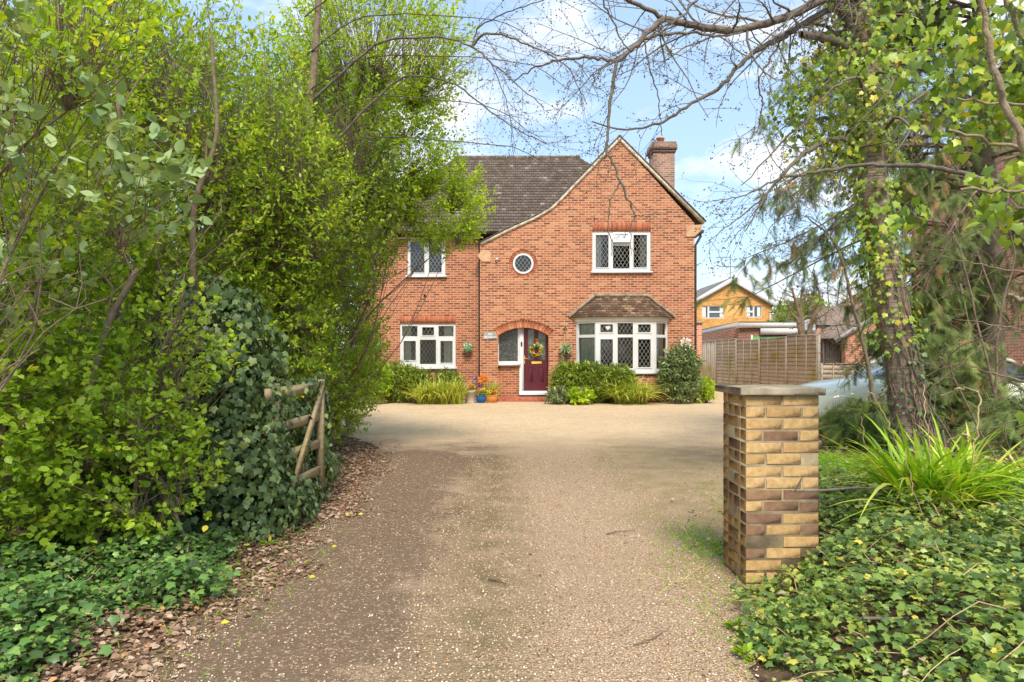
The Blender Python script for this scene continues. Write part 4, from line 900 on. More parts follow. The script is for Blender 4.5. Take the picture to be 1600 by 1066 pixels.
# far houses
def farhouse(label, x0, x1, Y, ze, zr, hip, wallm, roofm, chim=None, name='far_house', D=9, cat='house'):
    t = thing(name, label, cat, ((x0+x1)/2, Y, 0)); b = MB(); b.box(x0, x1, Y, Y+D, -.1, ze); b.build('wall', wallm, t, box_uv=True)
    o = .3; b = MB(); v = [(x0-o, Y-o, ze-.1), (x1+o, Y-o, ze-.1), (x1+o, Y+D+o, ze-.1), (x0-o, Y+D+o, ze-.1), (x0+hip, Y+D/2, zr), (x1-hip, Y+D/2, zr)]
    b.bulk(v, [(0,1,5,4),(2,3,4,5)]); b.bulk(v, [(3,0,4),(1,2,5)]); b.bulk(v, [(3,2,1,0)]); r = b.build('roof', roofm, t, box_uv=True)
    MB().box(x0-o, x1+o, Y-o-.04, Y-o, ze-.3, ze-.1).build('fascia', M['white'], t)
    if chim: c = MB(); c.box(chim[0], chim[0]+chim[2], Y+D/2-.4, Y+D/2+.4, zr-1, chim[1]); c.box(chim[0]-.08, chim[0]+chim[2]+.08, Y+D/2-.48, Y+D/2+.48, chim[1]+.002, chim[1]+.2); c.build('chimney', M['chimney_brick'], r, box_uv=True)
    return t
farhouse('distant house with a hipped brown tiled roof and brick chimney', PX(1213,60), PX(1350,60), 60, 3.2, PZ(470,64.5), 3.2, M['pink_brick'], M['brown_tile'], (PX(1264,64.5), PZ(462,64.5), .7))
farhouse('distant brown roofed house behind the hedge on the far right', PX(1345,75), PX(1480,75), 75, 5, PZ(462,79), 3.2, M['orange_brick'], M['brown_tile'])
# white boarded lean-to and plank gate, red bungalow
t = thing('white_shed', 'white boarded shed end between the garage and the red bungalow', 'shed', (PX(1296,29), 29, 0))
b = MB()
for k in range(11): b.box(PX(1274,29), PX(1324,29), 29+.004*(k % 2), 29.4, .25*k, .25*k+.243)
b.build('boarding', M['white'], t); MB().bulk([(PX(1272,28.8), 28.8, 2.78), (PX(1326,28.8), 28.8, 2.78), (PX(1326,28.8), 32, 3.1), (PX(1272,28.8), 32, 3.1)], [(0,1,2,3)]).build('roof', M['grey_tile'], t, box_uv=True)
t = thing('plank_gate', 'upright plank gate in front of the white shed', 'gate', (PX(1302,27.5), 27.5, 0)); b = MB()
for k in range(12): x = PX(1288,27.5)+k*.075; b.box(x, x+.071, 27.5, 27.53, .05, PZ(532,27.5), RG.random())
b.build('boards', M['fence'], t)
for px in (1286, 1323.5): MB().box(PX(px,27.5), PX(px,27.5)+.09, 27.47, 27.56, 0, PZ(529,27.5)).build('post', M['post'], t)
b = MB(); b.box(PX(1274,27.6), PX(1283,27.6), 27.6, 27.9, 0, PZ(513,27.6)); tag(b.build('brick_pier', M['garage_brick'], box_uv=True), 'brick pier left of the plank gate', 'pier')
bu = thing('red_brick_bungalow', 'red brick bungalow gable with white bargeboard right of the plank gate', 'bungalow', (PX(1350,26.5), 26.5, 0)); Y = 26.5
xa, xb = PX(1321,Y), PX(1495,Y); zea = PZ(519,Y); xm = (xa+xb)/2; zm = zea+(xm-xa)*.58
ow = rect(PX(1351,Y), PX(1372,Y), PZ(560,Y), PZ(518,Y))
b = MB(); b.poly([(xa, -.1), (xb, -.1), (xb, zea), (xm, zm), (xa, zea)], [ow], Y, .3, reveal=.1); b.build('wall', M['orange_brick'], bu, box_uv=True)
b = MB(); b.poly([(p[0], p[1]) for p in ow], [rect(PX(1353.5,Y), PX(1370,Y), PZ(531,Y), PZ(521,Y)), rect(PX(1353.5,Y), PX(1370,Y), PZ(557,Y), PZ(534.5,Y))], Y+.03, .05); w_ = b.build('window', M['white'], bu)
MB().bulk([(p[0], Y+.1, p[1]) for p in ow], [(0,1,2,3)]).build('glass', M['obscured'], w_)
b = MB(); b.beam((xa-.45, Y-.1, zea-.33), (xm, Y-.1, zm), .05, .2); b.beam((xm, Y-.102, zm), (xb+.4, Y-.102, zea-.3), .05, .2); b.build('bargeboard', M['white'], bu)
b = MB(); b.bulk([(xa-.5, Y-.15, zea-.24), (xm, Y-.15, zm+.12), (xm, Y+8, zm+.12), (xa-.5, Y+8, zea-.24), (xb+.5, Y-.15, zea-.24), (xb+.5, Y+8, zea-.24)], [(0,1,2,3),(1,4,5,2)]); b.build('roof', M['brown_tile'], bu, box_uv=True)
# arched backboard above the fence
t = thing('arched_board', 'small pale arched board with a dark rim showing above the fence', 'board', (PX(1264,27), 27, 0)); Y = 27
ar = [(PX(1252,Y), PZ(517,Y)), (PX(1276,Y), PZ(517,Y))]+[(PX(1264,Y)+.30*math.cos(a), PZ(509,Y)+.32*math.sin(a)) for a in np.linspace(0, math.pi, 15)]
ai = [(PX(1264,Y)+(p[0]-PX(1264,Y))*.88, PZ(512,Y)+(p[1]-PZ(512,Y))*.88) for p in ar]
b = MB(); b.poly(ar, [ai], Y, .05); b.build('rim', M['dark'], t); b = MB(); b.poly(ai, [], Y+.01, .03); b.build('board', plain('pale_blue', (.62, .68, .78), .4, .4, .05), t)
MB().tubes([[(PX(1264,Y), Y+.08, 0), (PX(1264,Y), Y+.08, PZ(512,Y))]], [[.04]*2], 8).build('post', M['dark'], t)
# neighbouring brick house on the right
nb = thing('neighbour_house', 'large pinkish brick house behind the conifer at the right edge', 'house', (14, 18, 0)); XW = 12.7; Ya, Yb, Ym = 21.7, 12.6, 17.1
b = MB(); b.poly([(0, -.1), (Ya-Yb, -.1), (Ya-Yb, 5.6), (Ya-Ym, 9.4), (0, 5.6)], [rect(1.2, 3.0, .9, 2.2), rect(1.6, 3.0, 3.9, 5.0)], 0, .3, reveal=.1)
V = np.concatenate(b.v); W = np.stack([XW+V[:, 1], Ya-V[:, 0], V[:, 2]], 1); b.v = [W.astype(np.float32)]
b.bulk([(XW, Yb, -.1), (XW+9, Yb, -.1), (XW+9, Yb, 5.6), (XW, Yb, 5.6), (XW, Ya, -.1), (XW+9, Ya, -.1), (XW+9, Ya, 5.6), (XW, Ya, 5.6)], [(0,1,2,3),(4,7,6,5)]); b.build('wall', M['pink_brick'], nb, box_uv=True)
for (s0, s1, z0, z1) in ((1.2, 3.0, .9, 2.2), (1.6, 3.0, 3.9, 5.0)):
    b = MB(); b.poly(rect(s0, s1, z0, z1), [rect(s0+.06, (s0+s1)/2-.03, z0+.06, z1-.06), rect((s0+s1)/2+.03, s1-.06, z0+.06, z1-.06)], .03, .05); V = np.concatenate(b.v); b.v = [np.stack([XW+V[:, 1], Ya-V[:, 0], V[:, 2]], 1).astype(np.float32)]
    w_ = b.build('window', M['white'], nb); MB().bulk([(XW+.1, Ya-s0, z0), (XW+.1, Ya-s1, z0), (XW+.1, Ya-s1, z1), (XW+.1, Ya-s0, z1)], [(0,1,2,3)]).build('glass', M['obscured'], w_)
b = MB(); b.bulk([(XW-.2, Ya+.3, 5.4), (XW-.2, Ym, 9.55), (XW+9, Ym, 9.55), (XW+9, Ya+.3, 5.4), (XW-.2, Yb-.3, 5.4), (XW+9, Yb-.3, 5.4)], [(0,1,2,3),(1,4,5,2)]); b.build('roof', M['brown_tile'], nb, box_uv=True)
b = MB(); b.beam((XW-.15, Ya+.3, 5.3), (XW-.15, Ym, 9.42), .05, .2); b.beam((XW-.15, Ym, 9.42), (XW-.15, Yb-.3, 5.3), .05, .2); b.build('bargeboard', M['white'], nb)
# ------------------------------------------------------------------ parked car behind the pillar
car = thing('parked_car', 'pale mint white car parked behind the brick pillar, bonnet to the left', 'car', (7.4, 12.6, 0))
cp, nt, out = newmat('car_paint'); pb = finish(nt, out, (.76, .80, .64), .4, .5); pb.inputs['Coat Weight'].default_value = .6; pb.inputs['Coat Roughness'].default_value = .05
def loft(mb, secs):
    """secs: list of (x, list of (y,z)) closed sections along x"""
    n = len(secs[0][1]); V = [(x, y, z) for x, s in secs for y, z in s]
    mb.bulk(V, [(i*n+k, i*n+(k+1) % n, (i+1)*n+(k+1) % n, (i+1)*n+k) for i in range(len(secs)-1) for k in range(n)])
    for base, rev in ((0, False), ((len(secs)-1)*n, True)):
        f = [base+k for k in range(n)]; mb.add(np.zeros((0, 3)), []) if 0 else None
        c = np.mean(np.array(V[base:base+n]), axis=0); mb.bulk(V[base:base+n]+[tuple(c)], [((k+1) % n, k, n) if not rev else (k, (k+1) % n, n) for k in range(n)])
def bodysec(hw_, zlo, zhi, crown):
    y0 = 12.6; q = []
    q += [(-hw_*.9, zlo), (-hw_, zlo+.15), (-hw_, zhi-.22), (-hw_*.93, zhi-.06), (-hw_*.75, zhi+crown*.6), (-hw_*.35, zhi+crown), (hw_*.35, zhi+crown), (hw_*.75, zhi+crown*.6), (hw_*.93, zhi-.06), (hw_, zhi-.22), (hw_, zlo+.15), (hw_*.9, zlo)]
    return [(y0+a, z) for a, z in q]
X0 = 5.1
cs = [(0, .62, .32, .62, .02), (.08, .74, .25, .74, .02), (.3, .82, .2, .86, .03), (.8, .87, .18, .97, .04), (1.2, .88, .18, 1.03, .03), (2.2, .89, .18, 1.05, .0), (3.4, .88, .18, 1.06, .0), (4.0, .85, .2, 1.05, .0), (4.25, .78, .28, .95, .0), (4.32, .7, .34, .7, .0)]
b = MB(); loft(b, [(X0+x, bodysec(h, a, c, k)) for x, h, a, c, k in cs]); b.build('body', cp, car, smooth=True)
def gsec(hb, ht, z0, z1): return [(12.6-hb, z0), (12.6-ht, z1-.05), (12.6-ht*.85, z1), (12.6+ht*.85, z1), (12.6+ht, z1-.05), (12.6+hb, z0)]
b = MB(); loft(b, [(X0+1.45, gsec(.78, .74, .98, 1.05)), (X0+2.15, gsec(.8, .64, .98, 1.5)), (X0+3.2, gsec(.8, .64, .98, 1.52)), (X0+3.9, gsec(.78, .64, .98, 1.3)), (X0+4.1, gsec(.75, .7, .98, 1.06))]); b.build('cabin_glass', plain('car_glass', (.05, .06, .06), .06, .9, .2, 2, 0), car)
b = MB(); loft(b, [(X0+2.13, gsec(.67, .64, 1.47, 1.53)), (X0+2.4, gsec(.68, .64, 1.49, 1.57)), (X0+3.2, gsec(.68, .64, 1.49, 1.56)), (X0+3.75, gsec(.68, .62, 1.36, 1.42))])
for sgn in (-1, 1):
    for xa_, za, xb_, zb_ in ((1.5, 1.02, 2.15, 1.5), (2.55, 1.02, 2.6, 1.5), (3.75, 1.36, 4.12, 1.03)): b.beam((X0+xa_, 12.6+sgn*.81, za), (X0+xb_, 12.6+sgn*.665, zb_), .05, .06, up=(0, sgn, .2))
b.build('roof', cp, car)
for wx_ in (.8, 3.4):
    for sgn in (-1, 1):
        y = 12.6+sgn*.80
        def disc(mb, r0, r1, ya, yb, n=28):
            a = np.linspace(0, 2*math.pi, n, endpoint=False); V = [(X0+wx_+r*np.cos(t), yy, .31+r*np.sin(t)) for r, yy in ((r0, ya), (r1, ya), (r1, yb), (r0, yb)) for t in a]
            mb.bulk(V, [(i*n+k, i*n+(k+1) % n, ((i+1) % 4)*n+(k+1) % n, ((i+1) % 4)*n+k) for i in range(4) for k in range(n)])
        b = MB(); disc(b, .19, .31, y-.1, y+.1); w_ = b.build('wheel', M['dark'], car)
        b = MB(); disc(b, .01, .18, y-.085, y+.085)
        b.build('rim', plain('alloy', (.5, .5, .52), .3, .5, .1, 4, 0, 60, .8), w_)
for sgn in (-1, 1):
    b = MB(); b.lathe([(0, 0), (.07, .01), (.1, .04), (.1, .08)], (X0+.18, 12.6+sgn*.58, .62), 14); b.build('headlight', M['glass'], car, smooth=True)
MB().box(X0+1.65, X0+1.8, 12.6-1.02, 12.6-.88, 1.0, 1.13, bev=.03).build('wing_mirror', cp, car)
# ------------------------------------------------------------------ vegetation
def ell(n, c, r, shell=.5):
    d = unit(jit(n)); return np.array(c)+d*np.array(r)*((shell+(1-shell)*RG.random((n, 1)))**.6 if shell < 1 else 1)
def curve(a, c, sag, k, wob):
    """N polylines from a to c with k points"""
    a = np.atleast_2d(a); c = np.atleast_2d(c); t = np.linspace(0, 1, k)[None, :, None]; n = len(c)
    p = a[:, None]+(c-a)[:, None]*t; s = np.sin(math.pi*t)
    p = p+s*jit(n)[:, None]*wob+np.sin(2*math.pi*t)*jit(n)[:, None]*wob*.6; p[:, :, 2:3] += s*sag; return p
def twig_leaves(mb, tw, per, tmpl, size, spread=.035, up=(0, 0, 1), t0=.25, curl=.7):
    n, k, _ = tw.shape; m = n*per; i = np.repeat(np.arange(n), per); t = t0+(1-t0)*RG.random(m); f = t*(k-1); j = np.minimum(f.astype(int), k-2); w = (f-j)[:, None]
    a, c = tw[i, j], tw[i, j+1]; p = a*(1-w)+c*w+jit(m, spread*.3); d = unit(c-a); side = unit(np.cross(d, jit(m)))
    instances(mb, *tmpl, p, unit(d*.5+side*curl+jit(m, .25)), np.array(up)+jit(m, .45), size*(.6+.7*RG.random(m)), np.clip(np.repeat(RG.random(n), per)*.5+RG.random(m)*.6-.05, 0, 1))
def shrub(name, label, cat, base, vols, nstem, ntw, per, tmpl, size, lm, bm='bark', twl=.4, group=None, r0=.025, sp=.35, lean=(0, 0), stemz=.75, ylow=-1):
    """vols: list of (centre, radii, weight)"""
    base = np.array([base[0], base[1], hgt(np.array(base[0]), np.array(base[1]))-.03]) if len(base) == 2 else np.array(base, float)
    t = thing(name, label, cat, tuple(base), group); W = np.array([v[2] for v in vols], float); W /= W.sum()
    pts = np.concatenate([ell(int(ntw*w)+1, v[0], v[1], sp) for v, w in zip(vols, W)]); pts = pts[pts[:, 2] > base[2]+.08]
    ends = pts[RG.choice(len(pts), nstem)]; ends = base+(ends-base)*stemz+[0, 0, .15]
    K = 9; st = curve(base+jit(nstem)*[.18, .18, 0], ends, .15, K, .12*np.linalg.norm(ends-base, axis=1).mean()/2.5)
    sr = np.linspace(1, .28, K)[None]*r0*(.6+.8*RG.random((nstem, 1)))
    b = MB(); b.tubes(st, sr, 6)
    # twigs hang on the nearest stem point below them
    nsec = nstem*4; ii = RG.integers(0, nstem, nsec); jj = RG.integers(2, K-1, nsec); s0_ = st[ii, jj]; cand = pts[RG.integers(0, len(pts), (nsec, 8))]
    ee = cand[np.arange(nsec), np.argmin(np.linalg.norm(cand-s0_[:, None], axis=2)+2*np.maximum(s0_[:, None, 2]-cand[:, :, 2], 0), 1)]; sec = curve(s0_, s0_+(ee-s0_)*.85, .1, 6, .07)
    b.tubes(sec, np.linspace(.45, .16, 6)[None]*r0*(.5+.5*RG.random((nsec, 1))), 4)
    S = np.concatenate([st[:, 2:].reshape(-1, 3), sec[:, 1:].reshape(-1, 3)]); A = np.zeros_like(pts)
    for q in range(0, len(pts), 2000):
        P_ = pts[q:q+2000]; D = np.linalg.norm((P_[:, None]-S[None])*[1, 1, .75], axis=2)+2*np.maximum(S[None, :, 2]-P_[:, None, 2]+.05, 0)+.22*RG.random((len(P_), len(S))); A[q:q+2000] = S[np.argmin(D, 1)]
    L_ = np.linalg.norm(pts-A, axis=1); k = L_ > .06; pts, A, L_ = pts[k], A[k], L_[k]
    far = np.maximum(L_/twl, 1)[:, None]
    main = curve(A, pts, .05, 5, .05); b.tubes(main, np.linspace(1, .4, 5)[None]*(.0018+.0022*np.minimum(L_, 1.5))[:, None], 3)
    b.build('stems', M[bm], t)
    s0 = pts+(A-pts)*np.minimum(1, twl/L_)[:, None]
    d = unit(pts-s0+jit(len(pts), .12)); tw = curve(s0, pts+d*.08, .02, 5, .03)
    f = MB(); twig_leaves(f, tw, per, tmpl, size); f.build('foliage', M[lm], t); return t
HG = 'shrubs of the overgrown left hedge'
shrub('privet_shrub', 'near privet shrub with large bright rounded leaves at the left frame edge', 'shrub', (-3.7, 4.5), [((-3.55, 4.5, 1.0), (1.2, .75, 1.0), 1), ((-3.9, 4.9, 2.6), (1.3, .9, 1.3), 1)], 16, 1900, 13, ROUND, .05, 'privet', group=HG)
shrub('privet_shrub', 'tall privet beside the ivy mass, its top leaning over the drive', 'shrub', (-3.3, 6.9), [((-3.3, 6.9, 1.4), (.95, .9, 1.4), .9), ((-3.1, 6.8, 3.4), (1.35, 1.1, 1.7), 1.3)], 14, 2500, 13, OVAL, .05, 'privet', group=HG)
shrub('privet_shrub', 'broad privet behind the timber gate, dark and dense low down', 'shrub', (-3.1, 8.6), [((-2.95, 8.6, 1.5), (.95, 1.0, 1.5), 1.0), ((-2.8, 8.8, 3.7), (1.55, 1.3, 1.9), 1.3)], 14, 2900, 13, OVAL, .055, 'privet_dark', group=HG)
shrub('privet_shrub', 'tall rounded privet where the drive opens to the forecourt', 'shrub', (-3.2, 10.6), [((-2.95, 10.6, 1.5), (1.05, 1.1, 1.5), .9), ((-2.85, 10.6, 4.1), (1.5, 1.4, 1.9), 1.4)], 14, 3000, 13, OVAL, .058, 'privet', group=HG)
shrub('privet_shrub', 'farthest hedge shrub, touching the forecourt in front of the side window', 'shrub', (-3.6, 13.0), [((-3.4, 12.9, 1.7), (1.12, 1.1, 1.75), 1), ((-3.75, 12.9, 3.9), (1.45, 1.2, 1.5), 1)], 12, 2700, 13, OVAL, .06, 'privet_dark', group=HG)
shrub('privet_shrub', 'bushy privet filling the hedge behind the ivy mass and gate', 'shrub', (-2.7, 7.7), [((-2.6, 7.6, 1.7), (.65, .9, 1.1), 1), ((-2.5, 7.6, 3.2), (.9, .9, 1.1), 1)], 10, 1700, 13, OVAL, .05, 'privet', group=HG, r0=.014)
shrub('young_tree', 'slender fresh green tree spreading across the tiled roof', 'tree', (-3.4, 9.9), [((-1.75, 9.8, 4.55), (1.1, 1.0, 1.2), 1.0), ((-1.0, 10.2, 3.75), (.8, .6, .75), .6), ((-1.9, 9.4, 5.7), (1.5, 1.2, 1.1), 1.3)], 11, 2300, 13, OVAL, .055, 'lime', group=HG, r0=.018)
shrub('privet_shrub', 'thin topped shrub at the back of the hedge showing sky through it', 'shrub', (-5.2, 7.6), [((-5.0, 7.4, 1.7), (1.5, 1.3, 1.8), 1), ((-4.6, 7.2, 4.1), (1.9, 1.4, 1.5), 1)], 12, 2400, 12, OVAL, .07, 'privet', group=HG)
shrub('privet_shrub', 'dark shrub filling the far left back of the hedge', 'shrub', (-6.6, 9.4), [((-6.6, 9.4, 2.4), (1.8, 1.4, 2.4), 1), ((-5.6, 10.6, 3.4), (1.8, 1.5, 2.4), 1)], 12, 2000, 12, OVAL, .085, 'privet_dark', group=HG)
shrub('privet_shrub', 'low arching privet with bare lower stems by the ground ivy', 'shrub', (-2.75, 4.75), [((-2.7, 4.65, .75), (.75, .5, .65), 1), ((-2.55, 5.0, 1.55), (.6, .5, .5), .4)], 12, 560, 11, ROUND, .043, 'privet', twl=.3, group=HG, r0=.015)
# wayfaring tree with big soft leaves near the camera
shrub('wayfaring_tree', 'shrub with big soft grey green leaves in the upper left foreground', 'shrub', (-3.1, 3.35), [((-2.05, 3.25, 2.5), (.62, .35, .3), 1), ((-1.75, 3.2, 2.25), (.45, .28, .16), .5), ((-2.35, 3.3, 2.95), (.5, .4, .3), .5), ((-2.5, 3.5, 1.95), (.45, .3, .3), .4)], 9, 100, 8, BIG, .062, 'viburnum', twl=.3, r0=.009)
shrub('trackside_shrub', 'bright leafed branches hanging over the top left corner', 'shrub', (-3.6, 3.6), [((-2.6, 3.4, 3.25), (.9, .5, .6), 1), ((-3.1, 3.9, 2.6), (.8, .5, .6), .6), ((-3.0, 4.4, 3.9), (1.0, .6, .6), .8)], 9, 620, 12, OVAL, .048, 'lime', twl=.3, r0=.014)
M['palebark'] = barkmat('pale_bark', (.24, .17, .10), (.52, .42, .28), 5, 5, 6)
def trunk_obj(mb, ctrl, radii, n=24, sides=10, rough=.0):
    ctrl = np.array(ctrl, float); t = np.linspace(0, len(ctrl)-1, n)
    p = np.stack([np.interp(t, range(len(ctrl)), ctrl[:, i]) for i in range(3)], 1)
    for _ in range(2): p[1:-1] = (p[:-2]+2*p[1:-1]+p[2:])/4
    r = np.interp(t, range(len(ctrl)), radii)*(1+rough*RG.normal(size=n)); mb.tubes(p[None], r[None], sides); return p, r
# ------------------------------------------------------------------ ivy
def ivy_thing(label, base, parts, lm, size=.065, name='ivy', group=None, stems=()):
    t = thing(name, label, 'ivy', base, group); b = MB()
    for c, r, n in parts:
        d = unit(jit(n)); q = .62+.42*RG.random((n, 1)); p = np.array(c)+d*np.array(r)*q; k = p[:, 2] > hgt(p[:, 0], p[:, 1]); p, d = p[k], d[k]; n = len(p)
        nrm = unit(d/np.array(r)+jit(n, .35)+[0, 0, .25]); dn = np.array([0, 0, -1.])+jit(n, .55); instances(b, *IVY, p, dn, nrm, size*(.5+.75*RG.random(n)))
    b.build('foliage', M[lm], t)
    if len(stems): s = MB(); [s.tubes(np.array(q)[None], np.linspace(r0, r0*.4, len(q))[None], 5) for q, r0 in stems]; s.build('stems', M['bark'], t)
    return t
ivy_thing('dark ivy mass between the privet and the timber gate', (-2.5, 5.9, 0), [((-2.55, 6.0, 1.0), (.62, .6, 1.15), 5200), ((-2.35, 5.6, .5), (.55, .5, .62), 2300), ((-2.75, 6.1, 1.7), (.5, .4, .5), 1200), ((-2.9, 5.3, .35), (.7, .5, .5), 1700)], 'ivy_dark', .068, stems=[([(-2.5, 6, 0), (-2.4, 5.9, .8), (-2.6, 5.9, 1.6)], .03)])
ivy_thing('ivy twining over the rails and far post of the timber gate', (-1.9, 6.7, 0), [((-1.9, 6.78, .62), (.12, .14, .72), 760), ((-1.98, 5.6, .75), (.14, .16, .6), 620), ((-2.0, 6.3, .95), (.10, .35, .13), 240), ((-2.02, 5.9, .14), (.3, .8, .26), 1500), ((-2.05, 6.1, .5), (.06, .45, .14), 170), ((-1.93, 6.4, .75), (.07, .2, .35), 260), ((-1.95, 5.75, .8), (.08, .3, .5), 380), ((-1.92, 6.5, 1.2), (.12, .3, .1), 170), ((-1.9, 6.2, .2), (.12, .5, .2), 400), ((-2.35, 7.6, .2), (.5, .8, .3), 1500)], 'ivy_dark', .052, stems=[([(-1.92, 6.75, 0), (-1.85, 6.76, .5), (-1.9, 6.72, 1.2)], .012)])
# ground ivy as stuff on the two banks
def ground_ivy(label, inside, xr, yr, n, lm, size, depth=.10, name='ground_ivy'):
    x = xr[0]+(xr[1]-xr[0])*RG.random(n); y = yr[0]+(yr[1]-yr[0])*RG.random(n)**1.25; k = RG.random(n) < inside(x, y); x, y = x[k], y[k]; n = len(x)
    z = hgt(x, y)+.01+depth*RG.random(n)**1.3*(1+.8*np.sin(x*6.3+1)*np.sin(y*5.1)); b = MB()
    instances(b, *IVY, np.stack([x, y, z], 1), jit(n)*[1, 1, .25]+[0, -.45, -.1], np.array([0, -.15, 1.])+jit(n, .4), size*(.3+1.1*RG.random(n)**1.2))
    tag(b.build(name, M[lm]), label, 'ground ivy', kind='stuff')
wv = lambda x, y: .16*np.sin(x*4.3+y*3.1)+.12*np.sin(y*7.7-x*2.2)
ground_ivy('green ivy carpet on the bank right of the pillar', lambda x, y: sstep(-.02, .14, x-edge_right(y)-wv(x, y)*.8)*(1-sstep(5.2, 6.6, y+wv(x, y)))*(1-((x > 1.42) & (x < 2.0) & (y > 4.33) & (y < 4.88))), (.85, 5.4), (1.75, 6.6), 54000, 'ivy_mid', .041, .12)
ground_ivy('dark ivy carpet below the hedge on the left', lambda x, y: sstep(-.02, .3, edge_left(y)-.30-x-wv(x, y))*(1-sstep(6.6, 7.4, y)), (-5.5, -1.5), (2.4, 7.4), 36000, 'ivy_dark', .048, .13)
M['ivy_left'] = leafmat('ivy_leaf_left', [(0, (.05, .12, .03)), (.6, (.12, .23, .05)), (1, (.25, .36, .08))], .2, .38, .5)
ground_ivy('brighter ivy leaves scattered through the left ground cover', lambda x, y: sstep(.0, .4, edge_left(y)-.12-x-wv(x, y))*(1-sstep(4.5, 5.4, y)), (-4.2, -1.6), (2.4, 5.4), 20000, 'ivy_left', .046, .16)
# dead leaves
DEADL = ([(0,0,0),(-.3,.25,.1),(-.26,.6,.16),(0,1,-.02),(.28,.65,.05),(.3,.3,.14),(0,.5,0)], [(6,0,1),(6,1,2),(6,2,3),(6,3,4),(6,4,5),(6,5,0)])
def litter(label, f, xr, yr, n, size=.05, zoff=.012, mat='dead', name='leaf_litter'):
    x = xr[0]+(xr[1]-xr[0])*RG.random(n); y = yr[0]+(yr[1]-yr[0])*RG.random(n)**1.3; k = RG.random(n) < f(x, y); x, y = x[k], y[k]; n = len(x); b = MB()
    instances(b, *DEADL, np.stack([x, y, hgt(x, y)+zoff+.012*RG.random(n)], 1), jit(n)*[1, 1, .15], np.array([0, 0, 1.])+jit(n, .4), size*(.4+.9*RG.random(n)**1.3)); tag(b.build(name, M[mat]), label, 'leaf litter', kind='stuff')
litter('brown dead leaves along the left edge of the drive', lambda x, y: np.clip(sstep(-1.1, -.5, x-edge_left(y)-wv(x, y)*.5)*(1-sstep(-.1, .28, x-edge_left(y)-wv(x, y)*.6)), 0, 1)*(1-sstep(9, 12, y)), (-3.4, -1.0), (2.4, 12), 34000, .042)
litter('dead leaves lying on the right bank and verge', lambda x, y: .22*sstep(-.3, .3, x-edge_right(y))+.22*sstep(5.4, 7, y)*sstep(-.7, .1, x-edge_right(y)), (.6, 6), (2.6, 12), 14000, .05, .03)
litter('small broken leaves and twigs strewn over the gravel', lambda x, y: .25*(np.abs(x-.1+.045*y) < .45)+.35*(x > edge_right(y)-.8)*sstep(4.5, 7, y), (-1.5, 5), (3.2, 11.5), 9000, .022, .012)
# yellow fallen leaves
for i, (px, py, col) in enumerate(((466, 821, 'y'), (540, 811, 'y'), (518, 864, 'g'), (560, 812, 'y'), (482, 914, 'y'), (380, 871, 'y'), (345, 989, 'g'), (318, 893, 'o'))):
    Y = CZ*F/(py-HY); b = MB(); instances(b, *DEADL, [(PX(px, Y), Y, hgt(PX(px, Y), Y)+.05)], [(1, .3*i-1, .1)], [(0, -.4, 1)], .045); o = b.build('fallen_leaf', PM['yellow'] if col != 'o' else PM['orange'])
    tag(o, ['single yellow leaf by the foot of the gate ivy', 'pale yellow leaf on the brown litter below the gate', 'greenish leaf out on the bare soil of the drive', 'yellow leaf at the soil edge beyond the gate ivy', 'yellow leaf beside the small weed at the drive edge', 'yellow leaf at the foot of the hedge ivy', 'greenish leaf nearest the camera on the litter', 'orange leaf at the tip of the ground ivy'][i], 'leaf')
# straplike clumps
def blades(mb, base, n, L_, w, spread, droop, az=None, lift=1.0):
    K = 8; a = RG.random(n)*2*math.pi if az is None else az[0]+(az[1]-az[0])*RG.random(n); out = np.stack([np.cos(a), np.sin(a), np.zeros(n)], 1); ln = L_*(.55+.55*RG.random(n)); sp_ = spread*(.15+.95*RG.random(n)); dr = droop*(.5+.9*RG.random(n))
    t = np.linspace(0, 1, K)[None, :]; hor = ln[:, None]*(sp_[:, None]*t+.3*dr[:, None]*t**2); ver = ln[:, None]*(lift*np.sqrt(np.maximum(.05, 1-(sp_*.75)**2))[:, None]*t-dr[:, None]*t**2.3*.85)
    p = np.array(base)+jit(n)*[.05, .05, 0]; C = p[:, None]+out[:, None]*hor[..., None]+np.array([0, 0, 1.])*ver[..., None]; side = np.cross(out, [0, 0, 1.])+jit(n, .15)
    side = unit(side); ww = w*(.6+.6*RG.random(n))[:, None]*np.array([.7, 1, 1, .95, .85, .65, .4, .03])[None]
    Lf = C-side[:, None]*ww[..., None]/2; Rt = C+side[:, None]*ww[..., None]/2; Md = C-np.array([0, 0, 1.])*ww[..., None]*.22
    V = np.stack([Lf, Md, Rt], 2).reshape(-1, 3); i = (np.arange(n)*K*3)[:, None, None]+(np.arange(K-1)*3)[None, :, None]+np.arange(2)[None, None, :]
    mb.bulk(V, np.stack([i, i+1, i+4, i+3], -1).reshape(-1, 4), np.repeat(np.clip(RG.random(n), 0, 1), K*3))
def clump(name, label, base, specs, mat, cat='plant', group=None):
    t = thing(name, label, cat, base, group)
    b = MB(); [b_ for b_ in (blades(b, *s) for s in specs)]; b.build('leaves', M[mat], t); return t
cx, cy = 2.95, 4.8; cz = float(hgt(np.array(cx), np.array(cy)))
c_ = clump('strap_leaf_clump', 'arching clump of fresh green strap leaves on the bank right of the pillar', (cx, cy, cz), [((cx+.16*math.cos(k), cy+.12*math.sin(k), cz), 40, .9, .030, .8, .55) for k in range(6)]+[((cx+.35, cy+.1, cz), 60, .8, .028, .9, .55), ((cx-.1, cy, cz), 50, .9, .028, 1.15, .6)], 'strap_near')
b = MB(); blades(b, (cx, cy, cz), 60, .6, .014, 1.2, .95); b.build('dead_leaves', M['straw'], c_)
x = 3.75; clump('strap_leaf_clump', 'smaller strap leaf clump at the right frame edge', (x, 4.9, .4), [((x, 4.9, .42), 90, .6, .022, 1.0, .6)], 'strap_near')
by = 20.75
